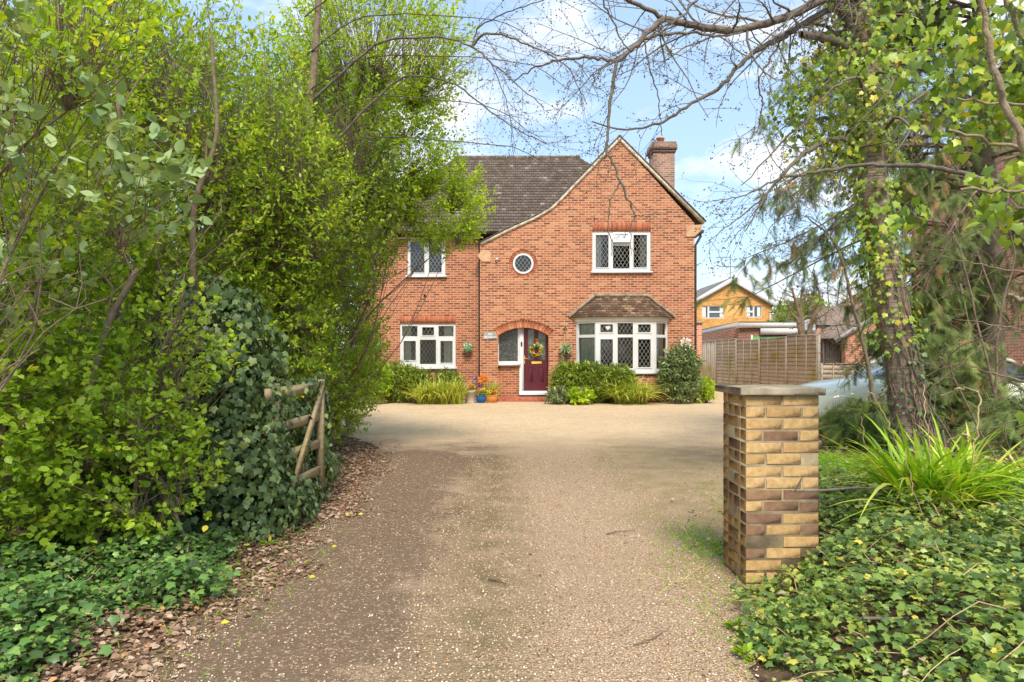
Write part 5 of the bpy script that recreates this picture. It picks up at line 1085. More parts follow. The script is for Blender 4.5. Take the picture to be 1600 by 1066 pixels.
for lab, x, n, L_, sp_, dr in (('drooping strap leaf clump under the ground floor side window', PX(676, by), 560, 1.2, .7, .62), ('strap leaf clump spilling over left of the flower pots', PX(702, 21.3), 320, 1.15, .5, .45), ('yellowish strap leaf clump in front of the bay window', PX(985, 20.75), 760, 1.3, .75, .62)):
    clump('strap_leaf_clump', lab, (x, by, 0), [((x+dx, by+.1, 0), n//5, L_, .032, sp_, dr) for dx in (-.35, -.18, 0, .18, .36)], 'strap', group='strap leaf clumps along the house front')
x = PX(770, 21.8); clump('strap_leaf_clump', 'narrow strap leaf plant beside the porch pillar behind the pots', (x, 21.8, 0), [((x, 21.8, 0), 110, .95, .022, .35, .35)], 'strap')
FG = 'shrubs along the house front'
def hshrub(label, px, py_top, Y, w, lm, tmpl=LONG, size=.13, n=420, per=12, cat='shrub', name='laurel_shrub', zc=None):
    x = PX(px, Y); H = PZ(py_top, Y); shrub(name, label, cat, (x, Y, 0), [((x, Y, H*.5), (w/2, .45, H*.52), 1)], 14, n, per, tmpl, size, lm, twl=.3, group=FG, r0=.012, sp=.3, stemz=.8)
hshrub('yellow green shrub tucked beside the hedge, left of the side window', 583, 560, 20.8, 1.3, 'lime', OVAL, .085, 420)
hshrub('dark leaved shrub standing left of the ground floor side window', 622, 566, 21.4, 1.3, 'laurel', LONG, .12, 420)
hshrub('glossy laurel under the left half of the side window', 648, 574, 21.5, 1.2, 'laurel', LONG, .12, 360)
hshrub('low green shrub between the strap leaf clumps and the porch', 700, 578, 21.6, 1.1, 'laurel', LONG, .11, 260)
hshrub('glossy laurel right of the front door', 888, 568, 21.2, 1.15, 'laurel', LONG, .13, 520)
hshrub('laurel under the left part of the bay window', 925, 567, 21.15, 1.3, 'laurel', LONG, .13, 560)
hshrub('laurel behind the yellowish strap leaf clump', 968, 571, 21.3, 1.2, 'laurel', LONG, .12, 420)
hshrub('tall grey green evergreen shrub at the right corner of the house', 1063, 538, 20.9, 1.35, 'grey_shrub', LONG, .13, 700, name='evergreen_shrub')
hshrub('small bright shrub at the foot of the house corner', 1100, 590, 21.3, .8, 'lime', OVAL, .09, 160)
hshrub('low grey green plant at the left foot of the porch laurel', 872, 606, 20.75, .7, 'grey_shrub', OVAL, .08, 130)
hshrub('low broad leaved bright plant at the foot of the laurels', 905, 608, 20.6, .9, 'lime', OVAL, .13, 90)
t = thing('white_flower_head', 'white flower bunch on top of the corner evergreen shrub', 'flowers', (PX(1070, 20.9), 20.9, PZ(538, 20.9))); b = MB(); petals(b, (PX(1070, 20.9), 20.85, PZ(538, 20.9)), .17, 50, .08); b.build('flowers', PM['white'], t)
# grass tufts
def grass_patch(label, cx, cy, rx, ry_, n, h):
    x = cx+rx*RG.normal(size=n)*.5; y = cy+ry_*RG.normal(size=n)*.5; z = hgt(x, y); b = MB(); K = 3
    d = jit(n)*[.5, .5, 0]+[0, 0, 1]; hh = h*(.4+.8*RG.random(n)); p0 = np.stack([x, y, z], 1); s = unit(np.cross(d, jit(n)))*.003
    mid = p0+d*hh[:, None]*.55; tip = p0+d*hh[:, None]*[1.5, 1.5, .95]
    V = np.stack([p0-s, p0+s, mid+s*.8, mid-s*.8, tip], 1).reshape(-1, 3); i = (np.arange(n)*5)[:, None]
    b.bulk(V, np.concatenate([i, i+1, i+2, i+3], 1), np.repeat(RG.random(n), 5)); b.bulk(V, np.concatenate([i+3, i+2, i+4], 1), np.repeat(RG.random(n), 5)); tag(b.build('grass', M['grass']), label, 'grass', kind='stuff')
grass_patch('tuft of bright grass at the left foot of the pillar', 1.5, 5.3, .28, .6, 480, .075)
grass_patch('patch of bright green grass behind the pillar', 3.0, 6.7, .8, .8, 2200, .10)
grass_patch('sparse grass on the right verge of the drive', 1.2, 4.2, .35, 1.6, 700, .035)
grass_patch('sparse grass and weeds by the left drive edge', -1.75, 4.6, .5, 1.8, 500, .05)
# weeds
for lab, px, py, n in (('small green weed rosette in the litter below the gate', 420, 858, 16), ('broad leaved seedling at the drive edge by the ivy', 362, 908, 12), ('bright leafy weed in the bottom left corner', 25, 1040, 26), ('pale weed sprawling at the foot of the right bank', 1165, 1030, 34), ('small weed at the edge of the right ivy bank', 1150, 985, 18)):
    Y = CZ*F/(py-HY); x = PX(px, Y); z = float(hgt(np.array(x), np.array(Y)))+.02; t = thing('weed', lab, 'weed', (x, Y, z), 'weeds at the drive edges'); b = MB()
    d = jit(n)*[1, 1, .3]+[0, 0, .5]; instances(b, *OVAL, np.array([x, Y, z])+unit(d)*.02, d, np.array([0, 0, 1.])+jit(n, .3), .055); b.build('leaves', M['privet'], t)
# trailing stems over the ivy carpet
b = MB()
for k in range(46):
    x0_, y0_ = (1.2+2.6*RG.random(), 2.2+2.8*RG.random()) if k % 3 else (-3.4+1.3*RG.random(), 2.6+2.2*RG.random()); a = RG.random()*6.28; q = [np.array([x0_, y0_])]
    for i in range(7): a += RG.normal()*.35; q.append(q[-1]+.09*np.array([math.cos(a), math.sin(a)]))
    q = np.array(q); z = hgt(q[:, 0], q[:, 1])+.10+.05*np.sin(np.arange(8)+k); b.tubes(np.column_stack([q, z])[None], np.linspace(.003, .0015, 8)[None], 4)
tag(b.build('trailing_stems', M['straw']), 'dry trailing stems lying over the ivy carpets', 'ivy stems', kind='stuff')
# fallen sticks
for lab, pts, r in (('thin dead stick lying across the right side of the drive', [(948, 838), (965, 836), (992, 833)], .006), ('short dark stick in the middle of the gravel', [(764, 910), (778, 913), (790, 917)], .007), ('curved twig near the bottom right of the drive', [(990, 1014), (1018, 1008), (1045, 988)], .004), ('pale stick lying in the soil by the gate', [(585, 803), (620, 802), (655, 804)], .004)):
    q = [(PX(a, CZ*F/(c-HY)), CZ*F/(c-HY), .02+.01*(i == 1)) for i, (a, c) in enumerate(pts)]; b = MB(); b.tubes([q], [[r, r*.9, r*.5]], 6); tag(b.build('fallen_stick', M['bark']), lab, 'stick')
q = [P(1348, 966, 3.05), P(1420, 967, 3.05), P(1530, 972, 3.0)]; b = MB(); b.tubes([q], [[.008, .008, .004]], 6); tag(b.build('fallen_stick', M['greybark']), 'long dead stick lying on the right ivy carpet', 'stick')
q = [P(1236, 768, 4.25), P(1290, 766, 4.3), P(1340, 762, 4.5), P(1400, 765, 4.7)]; b = MB(); b.tubes([q], [[.006, .009, .009, .006]], 6); b.tubes([[P(1242, 767, 4.25), P(1254, 745, 4.22)]], [[.006, .003]], 5); tag(b.build('fallen_stick', M['greybark']), 'forked bare stick poking out across the brick pillar', 'stick')
q = [P(1475, 700, 4.9), P(1530, 745, 4.8), P(1600, 800, 4.7), P(1640, 840, 4.6)]; b = MB(); b.tubes([q], [[.012, .016, .018, .02]], 7); b.tubes([[P(1478, 704, 4.9), P(1473, 672, 4.95)]], [[.010, .007]], 5); tag(b.build('fallen_stick', M['greybark']), 'thick dark dead branch leaning behind the strap leaf clump', 'branch')

# ------------------------------------------------------------------ bare trees: limbs and twigs
def grow_twigs(polys, start, dirv, length, r, lev, droop=.0, seg=6, maxl=3):
    pts = [np.array(start, float)]; d = unit(np.array(dirv, float)); sl = length/seg
    for i in range(seg):
        d = unit(d+RG.normal(size=3)*.16+np.array([0, 0, -droop])); pts.append(pts[-1]+d*sl)
    rr_ = np.linspace(r, r*.35, seg+1); polys.append((np.array(pts), rr_))
    if lev >= maxl: return
    n = max(2, int(length/.13)) if lev < 2 else max(2, int(length/.10))
    n = min(n, 11)
    for k in range(n):
        t = .15+.83*(k+RG.random())/n; i = min(int(t*seg), seg-1); p = pts[i]+(pts[i+1]-pts[i])*(t*seg-i); dd = unit(pts[i+1]-pts[i]); s = unit(np.cross(dd, RG.normal(size=3)))
        grow_twigs(polys, p, dd*.75+s*.85, length*(.30+.25*RG.random())*(1.15-t*.5), r*.5*(1-.4*t), lev+1, droop, seg-1 if seg > 3 else 3, maxl)
def limb(polys, ctrl, r0, r1, twigs=8, tl=.7, droop=.03, maxl=2, t0=.1):
    c = np.array(ctrl, float); n = 6*(len(c)-1)+1; t = np.linspace(0, len(c)-1, n); p = np.stack([np.interp(t, range(len(c)), c[:, i]) for i in range(3)], 1)
    for _ in range(3): p[1:-1] = (p[:-2]+2*p[1:-1]+p[2:])/4
    p[1:-1] += RG.normal(size=(n-2, 3))*.006; r = np.linspace(r0, r1, n); polys.append((p, r))
    for k in range(twigs):
        f = t0+(1-t0)*(k+RG.random())/twigs; i = min(int(f*(n-1)), n-2); dd = unit(p[i+1]-p[i]); s = unit(np.cross(dd, RG.normal(size=3)))
        grow_twigs(polys, p[i], dd*.7+s*.9+[0, 0, -.1], tl*(.5+.8*RG.random()), max(.0028, r[i]*.35), 1, droop, 5, maxl)
    return p
def build_polys(mb, polys, big=.012):
    by_ = {}
    for p, r in polys: by_.setdefault((len(p), r[0] > big), []).append((p, r))
    for (k, bg_), l in by_.items(): mb.tubes(np.array([a for a, _ in l]), np.array([c for _, c in l]), 8 if bg_ else 3)
def buds(mb, polys, size=.012, frac=.5, rmax=.0035):
    P_ = np.concatenate([p[1:] for p, r in polys if r[0] < rmax]); P_ = P_[RG.random(len(P_)) < frac]; n = len(P_)
    tv = [(1,0,0),(0,1.5,0),(-1,0,0),(0,-1.5,0),(0,0,1),(0,0,-1)]; tf = [(0,1,4),(1,2,4),(2,3,4),(3,0,4),(1,0,5),(2,1,5),(3,2,5),(0,3,5)]
    instances(mb, tv, tf, P_, jit(n), jit(n), size*.5*(.6+.8*RG.random(n)))
# cherry tree
tz = float(hgt(np.array(4.1), np.array(7.0)))
ct_ = thing('cherry_tree', 'ivy clad cherry tree with banded bark and long bare branches overhead', 'tree', (4.1, 7.0, tz))
b = MB(); tp, tr = trunk_obj(b, [(4.18, 7, tz-.15), (4.09, 7, .8), (4.0, 7, 1.4), (3.86, 7, 2.1), (3.72, 7, 3.0), (3.64, 7, 4.0), (3.56, 7, 5.1), (3.5, 6.9, 6.4), (3.4, 6.9, 8)], [.24, .172, .155, .148, .142, .135, .125, .11, .07], 60, 20, .02)
b.build('trunk', M['cherry'], ct_, smooth=True)
pol = []
T = lambda z: tuple(tp[np.argmin(abs(tp[:, 2]-z))])
limb(pol, [T(5.3), P(1300, -8, 6.7), P(1225, 30, 6.4), P(1140, 50, 6.2), P(1085, 42, 6.0), P(1035, 26, 5.9), P(1003, 62, 5.8), P(963, 96, 5.7)], .047, .018, 26, .75, .05, 3)
limb(pol, [P(963, 96, 5.7), P(955, 150, 5.7), P(950, 200, 5.7), P(949, 238, 5.7), P(970, 284, 5.7), P(984, 318, 5.7), P(993, 337, 5.7)], .015, .007, 4, .35, .05, 2)
limb(pol, [P(970, 285, 5.7), P(953, 312, 5.7), P(951, 352, 5.7), P(956, 400, 5.7)], .009, .004, 2, .25, .05, 2)
limb(pol, [P(993, 337, 5.7), P(984, 362, 5.7), P(986, 400, 5.7)], .008, .003, 2, .25, .05, 2)
limb(pol, [P(993, 337, 5.7), P(1015, 333, 5.7), P(1060, 331, 5.6)], .004, .002, 2, .2, .02, 2)
limb(pol, [P(963, 96, 5.7), P(930, 90, 5.7), P(880, 92, 5.8), P(835, 105, 5.9), P(800, 130, 6.0)], .014, .005, 8, .5, .05, 3)
limb(pol, [P(963, 96, 5.7), P(935, 110, 5.6), P(925, 130, 5.6)], .010, .006, 2, .3, .05, 2)
limb(pol, [P(1005, 62, 5.8), P(1030, 54, 5.8), P(1080, 50, 5.9), P(1120, 58, 6.0), P(1160, 50, 6.2)], .016, .008, 8, .5, .05, 3)
limb(pol, [T(4.9), P(1300, 10, 6.8), P(1235, 50, 6.6), P(1222, 60, 6.6), P(1180, 80, 6.4), P(1150, 105, 6.3), P(1130, 135, 6.2), P(1080, 162, 6.1), P(1030, 195, 6.0), P(975, 205, 6.0), P(925, 190, 6.0)], .034, .006, 22, .6, .05, 3)
limb(pol, [P(1222, 60, 6.6), P(1195, 105, 6.5), P(1184, 130, 6.5), P(1192, 165, 6.5), P(1185, 200, 6.5), P(1168, 225, 6.5)], .012, .004, 8, .45, .05, 3)
limb(pol, [P(1005, 62, 5.8), P(1015, 100, 5.7), P(1026, 140, 5.7), P(1033, 190, 5.7), P(1035, 212, 5.7)], .009, .004, 6, .4, .05, 3)
limb(pol, [P(1035, 26, 5.9), P(1000, 10, 5.8), P(960, -10, 5.7)], .02, .015, 5, .6, .05, 3)
limb(pol, [P(1090, 0, 5.9), P(1060, 30, 5.8), P(1005, 62, 5.8)], .012, .008, 5, .6, .05, 3)
limb(pol, [P(940, -10, 5.6), P(955, 30, 5.6), P(975, 70, 5.6), P(985, 80, 5.7)], .010, .005, 4, .5, .05, 3)
limb(pol, [T(4.4), P(1310, 66, 6.8), P(1290, 60, 6.7), P(1251, 54, 6.6)], .045, .035, 0)
limb(pol, [T(4.6), P(1325, 40, 6.9), P(1300, -10, 6.8)], .05, .045, 2, .5)
limb(pol, [T(3.3), P(1325, 215, 6.7), P(1290, 220, 6.6), P(1255, 240, 6.5), P(1225, 270, 6.4), P(1208, 290, 6.4), P(1185, 325, 6.3), P(1164, 362, 6.3)], .032, .005, 20, .6, .05, 3)
limb(pol, [P(1560, 285, 5.6), P(1470, 262, 5.8), P(1420, 257, 6.0), P(1335, 259, 6.3), P(1270, 270, 6.4), P(1225, 276, 6.4)], .022, .014, 5, .5, .05, 3)
limb(pol, [P(1225, 276, 6.4), P(1195, 290, 6.4), P(1150, 310, 6.4), P(1113, 313, 6.4)], .012, .004, 12, .4, .03, 3)
limb(pol, [P(1210, 290, 6.4), P(1170, 330, 6.4), P(1130, 358, 6.4), P(1102, 382, 6.4)], .010, .003, 12, .35, .03, 3)
for a in range(16):
    z = 3.4+.18*a; y_ = 6.0+RG.random()*1.2; x_ = 2.2+1.5*RG.random(); limb(pol, [T(z), ((T(z)[0]+x_)/2, y_+.3, z+.2), (x_, y_, z-.2*RG.random()), (x_-.5, y_, z-.6)], .02, .005, 10, .55, .06, 3)
b = MB(); build_polys(b, pol); buds(b, pol); b.build('branches', M['greybark'], ct_)
# bare boughs that reach over from the left hedge
lt = thing('bare_tree', 'leafless tree in the left hedge with boughs crossing the sky', 'tree', (-3.0, 7.9, 0)); pol = []
b = MB(); p_, r_ = trunk_obj(b, [(-3.0, 7.9, -.1), (-2.9, 7.9, 1.5), (-2.6, 7.9, 3.2), (-2.3, 7.9, 4.6), (-2.2, 7.9, 6.2)], [.09, .075, .06, .045, .03], 30, 10, .03); b.build('trunk', M['bark'], lt, smooth=True)
limb(pol, [(-2.35, 7.9, 4.4), P(590, 62, 7.6), P(650, 60, 7.4), P(700, 58, 7.2), P(738, 72, 7.1), P(765, 95, 7.0), P(800, 125, 7.0), P(850, 168, 7.0)], .016, .005, 20, .8, .05, 3)
limb(pol, [P(738, 72, 7.1), P(755, 52, 7.0), P(790, 55, 6.9), P(840, 75, 6.9), P(890, 105, 6.9), P(915, 160, 6.9)], .015, .004, 12, .6, .05, 3)
limb(pol, [P(738, 72, 7.1), P(745, 40, 7.1), P(790, 20, 7.1), P(850, 0, 7.1)], .012, .006, 8, .5, .03, 3)
limb(pol, [(-2.5, 7.9, 3.5), P(620, 118, 7.7), P(680, 120, 7.6), P(720, 135, 7.5), P(760, 170, 7.4), P(800, 198, 7.4), P(853, 225, 7.4)], .014, .005, 20, .7, .05, 3)
limb(pol, [P(765, 95, 7.0), P(790, 150, 7.0), P(800, 200, 7.0), P(806, 240, 7.0)], .007, .003, 8, .4, .06, 3)
limb(pol, [P(850, 80, 6.9), P(900, 92, 6.9), P(935, 150, 6.9)], .007, .003, 8, .5, .06, 3)
for a in range(5): z = 3.6+.45*a; x_ = -.9+1.3*RG.random(); limb(pol, [(-2.4, 7.9, z), (-1.7, 7.6, z+.35), (x_, 7.2, z+.1), (x_+.6, 7.0, z-.4)], .010, .003, 10, .65, .05, 3)
b = MB(); build_polys(b, pol); buds(b, pol, .012, .4); b.build('branches', M['greybark'], lt)
# tall stems inside the hedge
for lab, cp_, r0 in (('pale leaning trunk rising through the middle of the hedge', [(-2.9, 5.9, 0), (-2.75, 5.9, 1.6), P(300, 320, 5.8), P(342, 215, 5.8), P(330, 60, 5.8)], .032), ('dark upright trunk in the left part of the hedge', [(-3.25, 5.6, 0), P(190, 300, 5.6), P(180, 0, 5.6), P(178, -60, 5.6)], .028), ('slanting straight stem in the near privet', [P(170, 760, 4.9), P(215, 660, 4.9), P(255, 540, 4.9), P(285, 480, 4.9)], .022), ('thick leaning stem at the base of the near privet', [P(95, 800, 4.6), P(125, 660, 4.6), P(170, 500, 4.7), P(215, 420, 4.8)], .04), ('upright trunk near the far end of the hedge', [(-3.1, 9.4, 0), P(462, 330, 9.0), P(470, 200, 9.0)], .05)):
    t = thing('hedge_stem', lab, 'tree stem', tuple(cp_[0])); b = MB(); p_, r_ = trunk_obj(b, cp_, np.linspace(r0, r0*.45, len(cp_)), 26, 9, .05); b.build('trunk', M['bark'], t, smooth=True)
    pol = []; [limb(pol, [p_[i], p_[i]+[.15*RG.normal(), .1, .35], p_[i]+[.5*RG.normal(), .1, .75]], .008, .003, 4, .4, 0, 2) for i in (12, 16, 20, 24)]; b = MB(); build_polys(b, pol); b.build('branches', M['bark'], t)
# ivy on the cherry trunk
def trunk_ivy(mb, lo, hi, n, spread, size, side=None):
    i = RG.integers(0, len(tp), n*4); k = (tp[i][:, 2] > lo) & (tp[i][:, 2] < hi); i = i[k][:n]; n = len(i); a = RG.random(n)*2*math.pi; 
    if side is not None: a = side[0]+(side[1]-side[0])*RG.random(n)
    o = np.stack([np.cos(a), np.sin(a), np.zeros(n)], 1); rr_ = tr[i]+.01+spread*RG.random(n)**1.6; p = tp[i]+o*rr_[:, None]+jit(n)*[0, 0, .04]
    instances(mb, *IVY, p, np.array([0, 0, -1.])+o*.5+jit(n, .5), o+jit(n, .4)+[0, 0, .4], size*(.5+.7*RG.random(n)))
iv = thing('ivy', 'bright green ivy climbing the cherry trunk', 'ivy', (4.1, 6.9, tz)); b = MB()
trunk_ivy(b, 3.5, 5.6, 1300, .42, .07); trunk_ivy(b, 2.9, 3.6, 260, .3, .068, (2.2, 4.0)); trunk_ivy(b, 2.6, 3.3, 150, .2, .065, (4.6, 6.4)); trunk_ivy(b, 1.5, 2.3, 130, .12, .05, (2.6, 4.2)); trunk_ivy(b, 2.3, 3.0, 620, .4, .06, (2.3, 4.3)); trunk_ivy(b, 1.6, 3.6, 420, .14, .055); trunk_ivy(b, 1.6, 5.6, 260, .08, .055)
p = ell(1100, (3.15, 6.8, 4.0), (.6, .4, .75), .2); instances(b, *IVY, p, np.array([0, 0, -1.])+jit(1100, .5), jit(1100)+[0, -1, .6], .06*(.5+.7*RG.random(1100)))
b.build('foliage', M['ivy_bright'], iv)
b = MB(); trunk_ivy(b, tz, 1.5, 420, .06, .04); trunk_ivy(b, .8, 1.9, 200, .12, .05, (5.0, 6.6)); b.build('lower_foliage', M['ivy_dark'], iv)
b = MB(); vs = []
for k in range(20):
    a0 = 3.2+2.9*RG.random(); z = np.linspace(tz-.05, tz+.8+2.6*RG.random(), 16); a = a0+np.cumsum(RG.normal(size=16)*.16); rr_ = np.interp(z, tp[:, 2], tr)+.012+.012*RG.random(16)
    vs.append(np.stack([np.interp(z, tp[:, 2], tp[:, 0])+rr_*np.cos(a), np.interp(z, tp[:, 2], tp[:, 1])+rr_*np.sin(a), z], 1))
b.tubes(np.array(vs), np.broadcast_to(np.linspace(.011, .004, 16), (20, 16))*(.6+.8*RG.random((20, 1))), 5); b.build('stems', M['bark'], iv)
# near ivy hanging at the right edge
t = thing('ivy_clad_stem', 'near bare curved stem wrapped in bright ivy at the right frame edge', 'ivy', (2.9, 3.2, .4)); b = MB()
def near_ivy(c, r, n, size=.055):
    n = int(n*.95)
    p = ell(n, c, r, .1); instances(b, *IVY, p, np.array([0, 0, -1.])+jit(n, .6), jit(n, .8)+[-.2, -1, .5], size*(.5+.7*RG.random(n)))
for c, r, n in (((2.62, 3.4, 3.0), (.5, .3, .55), 620), ((2.4, 3.5, 2.72), (.34, .25, .2), 200), ((2.45, 3.3, 2.25), (.28, .25, .22), 190), ((2.75, 3.2, 2.4), (.25, .25, .5), 320), ((2.6, 3.2, 1.85), (.16, .2, .3), 150), ((2.52, 3.1, 1.3), (.16, .2, .3), 170), ((2.15, 3.45, 3.05), (.35, .25, .22), 160), ((1.98, 3.5, 2.2), (.14, .15, .14), 50), ((2.75, 3.1, 1.0), (.25, .2, .4), 200)): near_ivy(c, r, n)
b.build('foliage', M['ivy_bright'], t)
b = MB(); pol = []
for c, r0, r1 in (([P(1530, -30, 2.9), P(1545, 80, 2.9), P(1570, 160, 2.9), P(1602, 230, 2.9), P(1680, 420, 2.9), (2.9, 3.2, .35)], .011, .02), ([P(1640, 245, 3.0), P(1560, 225, 3.0), P(1482, 203, 3.0)], .010, .006), ([P(1640, 300, 2.9), P(1560, 298, 2.9), P(1500, 297, 2.9)], .008, .006), ([P(1640, 160, 3.0), P(1570, 162, 3.0), P(1495, 154, 3.0)], .007, .005), ([P(1660, 520, 3.0), P(1600, 470, 3.0), P(1575, 460, 3.0)], .012, .008), ([P(1660, 130, 3.3), P(1600, 70, 3.3), P(1560, -30, 3.3)], .013, .013)): limb(pol, c, r0, r1, 0)
build_polys(b, pol, .001); b.build('stem', M['palebark'], t)
# bare shrub with arching twigs on the right bank
sh = thing('bare_shrub', 'tangle of pale bare twigs between the cherry trunk and the right edge', 'shrub', (4.6, 6.4, .4)); pol = []
for c, r0 in (([(4.6, 6.4, .4), P(1470, 560, 6.4), P(1540, 520, 6.0), P(1620, 505, 5.6)], .012), ([(4.0, 5.8, .4), P(1440, 620, 5.8), P(1500, 570, 5.8), P(1560, 520, 5.8)], .012), ([P(1620, 600, 5.4), P(1540, 580, 5.5), P(1500, 565, 5.6), P(1440, 590, 5.7)], .008), ([P(1620, 520, 5.2), P(1560, 510, 5.2), P(1510, 500, 5.3)], .009), ([P(1600, 425, 5.6), P(1520, 412, 5.8), P(1470, 400, 5.9)], .008), ([P(1600, 350, 5.6), P(1520, 360, 5.8), P(1440, 420, 6.0)], .008), ([(5.4, 7.4, .4), P(1520, 480, 7.4), P(1500, 380, 7.4), P(1440, 300, 7.4)], .016), ([(5.2, 7.4, .4), P(1560, 500, 7.4), P(1590, 400, 7.4), P(1560, 300, 7.4)], .016), ([P(1640, 640, 5), P(1560, 665, 5), P(1500, 680, 5.2)], .009)):
    limb(pol, c, r0, .003, 9, .55, .02, 3)
b = MB(); build_polys(b, pol); b.build('twigs', M['bark'], sh)
# dry stalks
st_ = thing('dry_stalks', 'tall bent straw coloured stalks rising beside the cherry trunk', 'plant', (3.1, 5.0, .4)); pol = []
for c, r0 in (([P(1403, 700, 4.9), P(1385, 655, 4.9), P(1362, 614, 4.9), P(1356, 612, 4.9), P(1353, 626, 4.9)], .005), ([P(1520, 735, 4.7), P(1524, 690, 4.7), P(1530, 640, 4.7), P(1532, 610, 4.7), P(1500, 606, 4.7), P(1470, 618, 4.8)], .006), ([P(1456, 740, 4.7), P(1446, 650, 4.7), P(1443, 600, 4.8)], .004), ([P(1523, 690, 4.6), P(1505, 674, 4.6), P(1480, 692, 4.7)], .006), ([P(1360, 735, 5), P(1352, 690, 5), P(1345, 650, 5)], .004), ([P(1440, 800, 4.3), P(1425, 760, 4.3), P(1415, 700, 4.4)], .004)): limb(pol, c, r0, r0*.6, 0)
for q in pol: b = MB(); build_polys(b, [q], .001); b.build('stalk', M['straw'], st_)
# leaning sapling
sp2 = thing('bare_sapling', 'thin leaning bare sapling left of the cherry trunk', 'tree', tuple(P(1378, 700, 8.2))); pol = []
limb(pol, [P(1385, 705, 8.2), P(1370, 650, 8.2), P(1358, 585, 8.2), P(1345, 520, 8.2), P(1330, 470, 8.2), P(1318, 410, 8.2), P(1300, 370, 8.2), P(1262, 340, 8.2)], .032, .008, 22, .9, .03, 3, .25)
limb(pol, [P(1318, 410, 8.2), P(1290, 350, 8.3), P(1240, 330, 8.3), P(1205, 350, 8.3), P(1190, 390, 8.3)], .010, .003, 14, .6, .03, 3)
limb(pol, [P(1330, 470, 8.2), P(1290, 440, 8.2), P(1260, 450, 8.2)], .008, .003, 8, .5, .03, 3)
b = MB(); build_polys(b, pol); buds(b, pol, .014, .4); b.build('branches', M['bark'], sp2)
# pollarded shrub beyond the fence and far bare trees
pt = thing('pollarded_shrub', 'pollarded bare shrub rising behind the lapped fence', 'shrub', (PX(1256, 25.5), 25.5, 0)); pol = []
for c in ([(1257, 560), (1252, 500), (1243, 470), (1237, 450)], [(1258, 560), (1254, 505), (1250, 480), (1254, 452)], [(1259, 560), (1268, 505), (1275, 480), (1273, 485)], [(1257, 560), (1248, 500), (1238, 492), (1233, 483)], [(1260, 560), (1262, 520), (1272, 495), (1281, 480)]): limb(pol, [P(a, c_, 25.5) for a, c_ in c], .09, .04, 7, .9, 0, 3, .5)
b = MB(); build_polys(b, pol); b.build('branches', M['bark'], pt)
for lab, px, Y, H, w_ in (('far bare tree showing above the distant brown roof', 1310, 90, 12, 5), ('faint bare tree behind the red bungalow', 1365, 70, 9, 4)):
    t = thing('far_tree', lab, 'tree', (PX(px, Y), Y, 0)); pol = []; x = PX(px, Y)
    for k in range(7): a = -1+2*k/6; limb(pol, [(x, Y, 0), (x+a*.4, Y, H*.4), (x+a*w_*.6, Y+RG.normal(), H*.7), (x+a*w_, Y+RG.normal(), H*(1-.25*a*a))], .16, .03, 10, 2.4, -.02, 3, .3)
    b = MB(); build_polys(b, pol); b.build('branches', M['greybark'], t)
# ------------------------------------------------------------------ conifers
cf = thing('conifer', 'large drooping dark green conifer behind the cherry tree', 'tree', (7.2, 10.2, .2)); pol = []; fr = MB()
b = MB(); q_, rr2 = trunk_obj(b, [(7.2, 10.2, 0), (7.1, 10.2, 3), (7.0, 10.2, 6), (7.0, 10.2, 9)], [.2, .17, .12, .08], 20, 10, .03); b.build('trunk', M['bark'], cf, smooth=True)
def spray(tw, per, size, mat=None):
    n, k, _ = tw.shape; m = n*per; i = np.repeat(np.arange(n), per); t = RG.random(m); f = t*(k-1); j = np.minimum(f.astype(int), k-2); w = (f-j)[:, None]; p = tw[i, j]*(1-w)+tw[i, j+1]*w; d = unit(tw[i, j+1]-tw[i, j])
    instances(fr, *FROND, p, d*.45+jit(m, .4)+[0, 0, -.65], jit(m)+[0, -.8, .8], size*(.5+.8*RG.random(m)), np.clip(np.repeat(RG.random(n), per)*.6+RG.random(m)*.5-.05, 0, 1))
for k in range(104):
    z = 1.2+7.0*(k/103); a = math.pi*(.62+.95*RG.random()) if k % 4 else 2*math.pi*RG.random(); L_ = (3.6 if z > 3.2 else 2.2)*(.55+.5*RG.random())*(1-.045*max(0, z-5)); o = np.array([math.cos(a), math.sin(a)*.55, 0])
    s = np.array([7.05, 10.2, z]); e = s+o*L_+[0, 0, -.25*L_+.3*RG.normal()]; br_ = curve(s, e, .35, 8, .12); pol.append((br_[0], np.linspace(.028, .006, 8)))
    m = 16; t = .25+.75*RG.random(m); pb_ = np.stack([np.interp(t*7, range(8), br_[0][:, i]) for i in range(3)], 1); te = pb_+o*.35*RG.random((m, 1))+jit(m, .22)+[0, 0, -.30]; tw = curve(pb_, te, -.03, 5, .04)
    for q in tw: pol.append((q, np.linspace(.007, .0025, 5)))
    spray(tw, 8 if (e[0] < 6.2 or z > 4.5) else 3, .22)
b = MB(); build_polys(b, pol); b.build('branches', M['bark'], cf); fr.build('foliage', M['conifer'], cf)
for lab, c, r, n, base in (('low feathery green conifer between the pillar and the cherry trunk', (4.1, 8.0, .62), (.5, .4, .42), 120, (4.25, 8.1)), ('drooping olive conifer boughs right of the cherry trunk', (5.3, 8.4, 1.0), (.9, .6, .9), 190, (5.4, 8.6)), ('dark low conifer behind the strap leaf clump at the right', (5.6, 6.9, .7), (1.2, .6, .6), 170, (5.7, 7.1))):
    t = thing('conifer', lab, 'conifer', (base[0], base[1], .3)); fr = MB(); e = ell(n, c, r, .25); s = np.array([base[0], base[1], .5])+jit(n, .1); tw = curve(s, e, .12, 6, .05); b = MB(); b.tubes(tw, np.broadcast_to(np.linspace(.01, .003, 6), (n, 6)), 4); b.build('branches', M['bark'], t)
    tw = tw[:, 2:]; spray(tw, 12, .22); fr.build('foliage', M['conifer_low'], t)
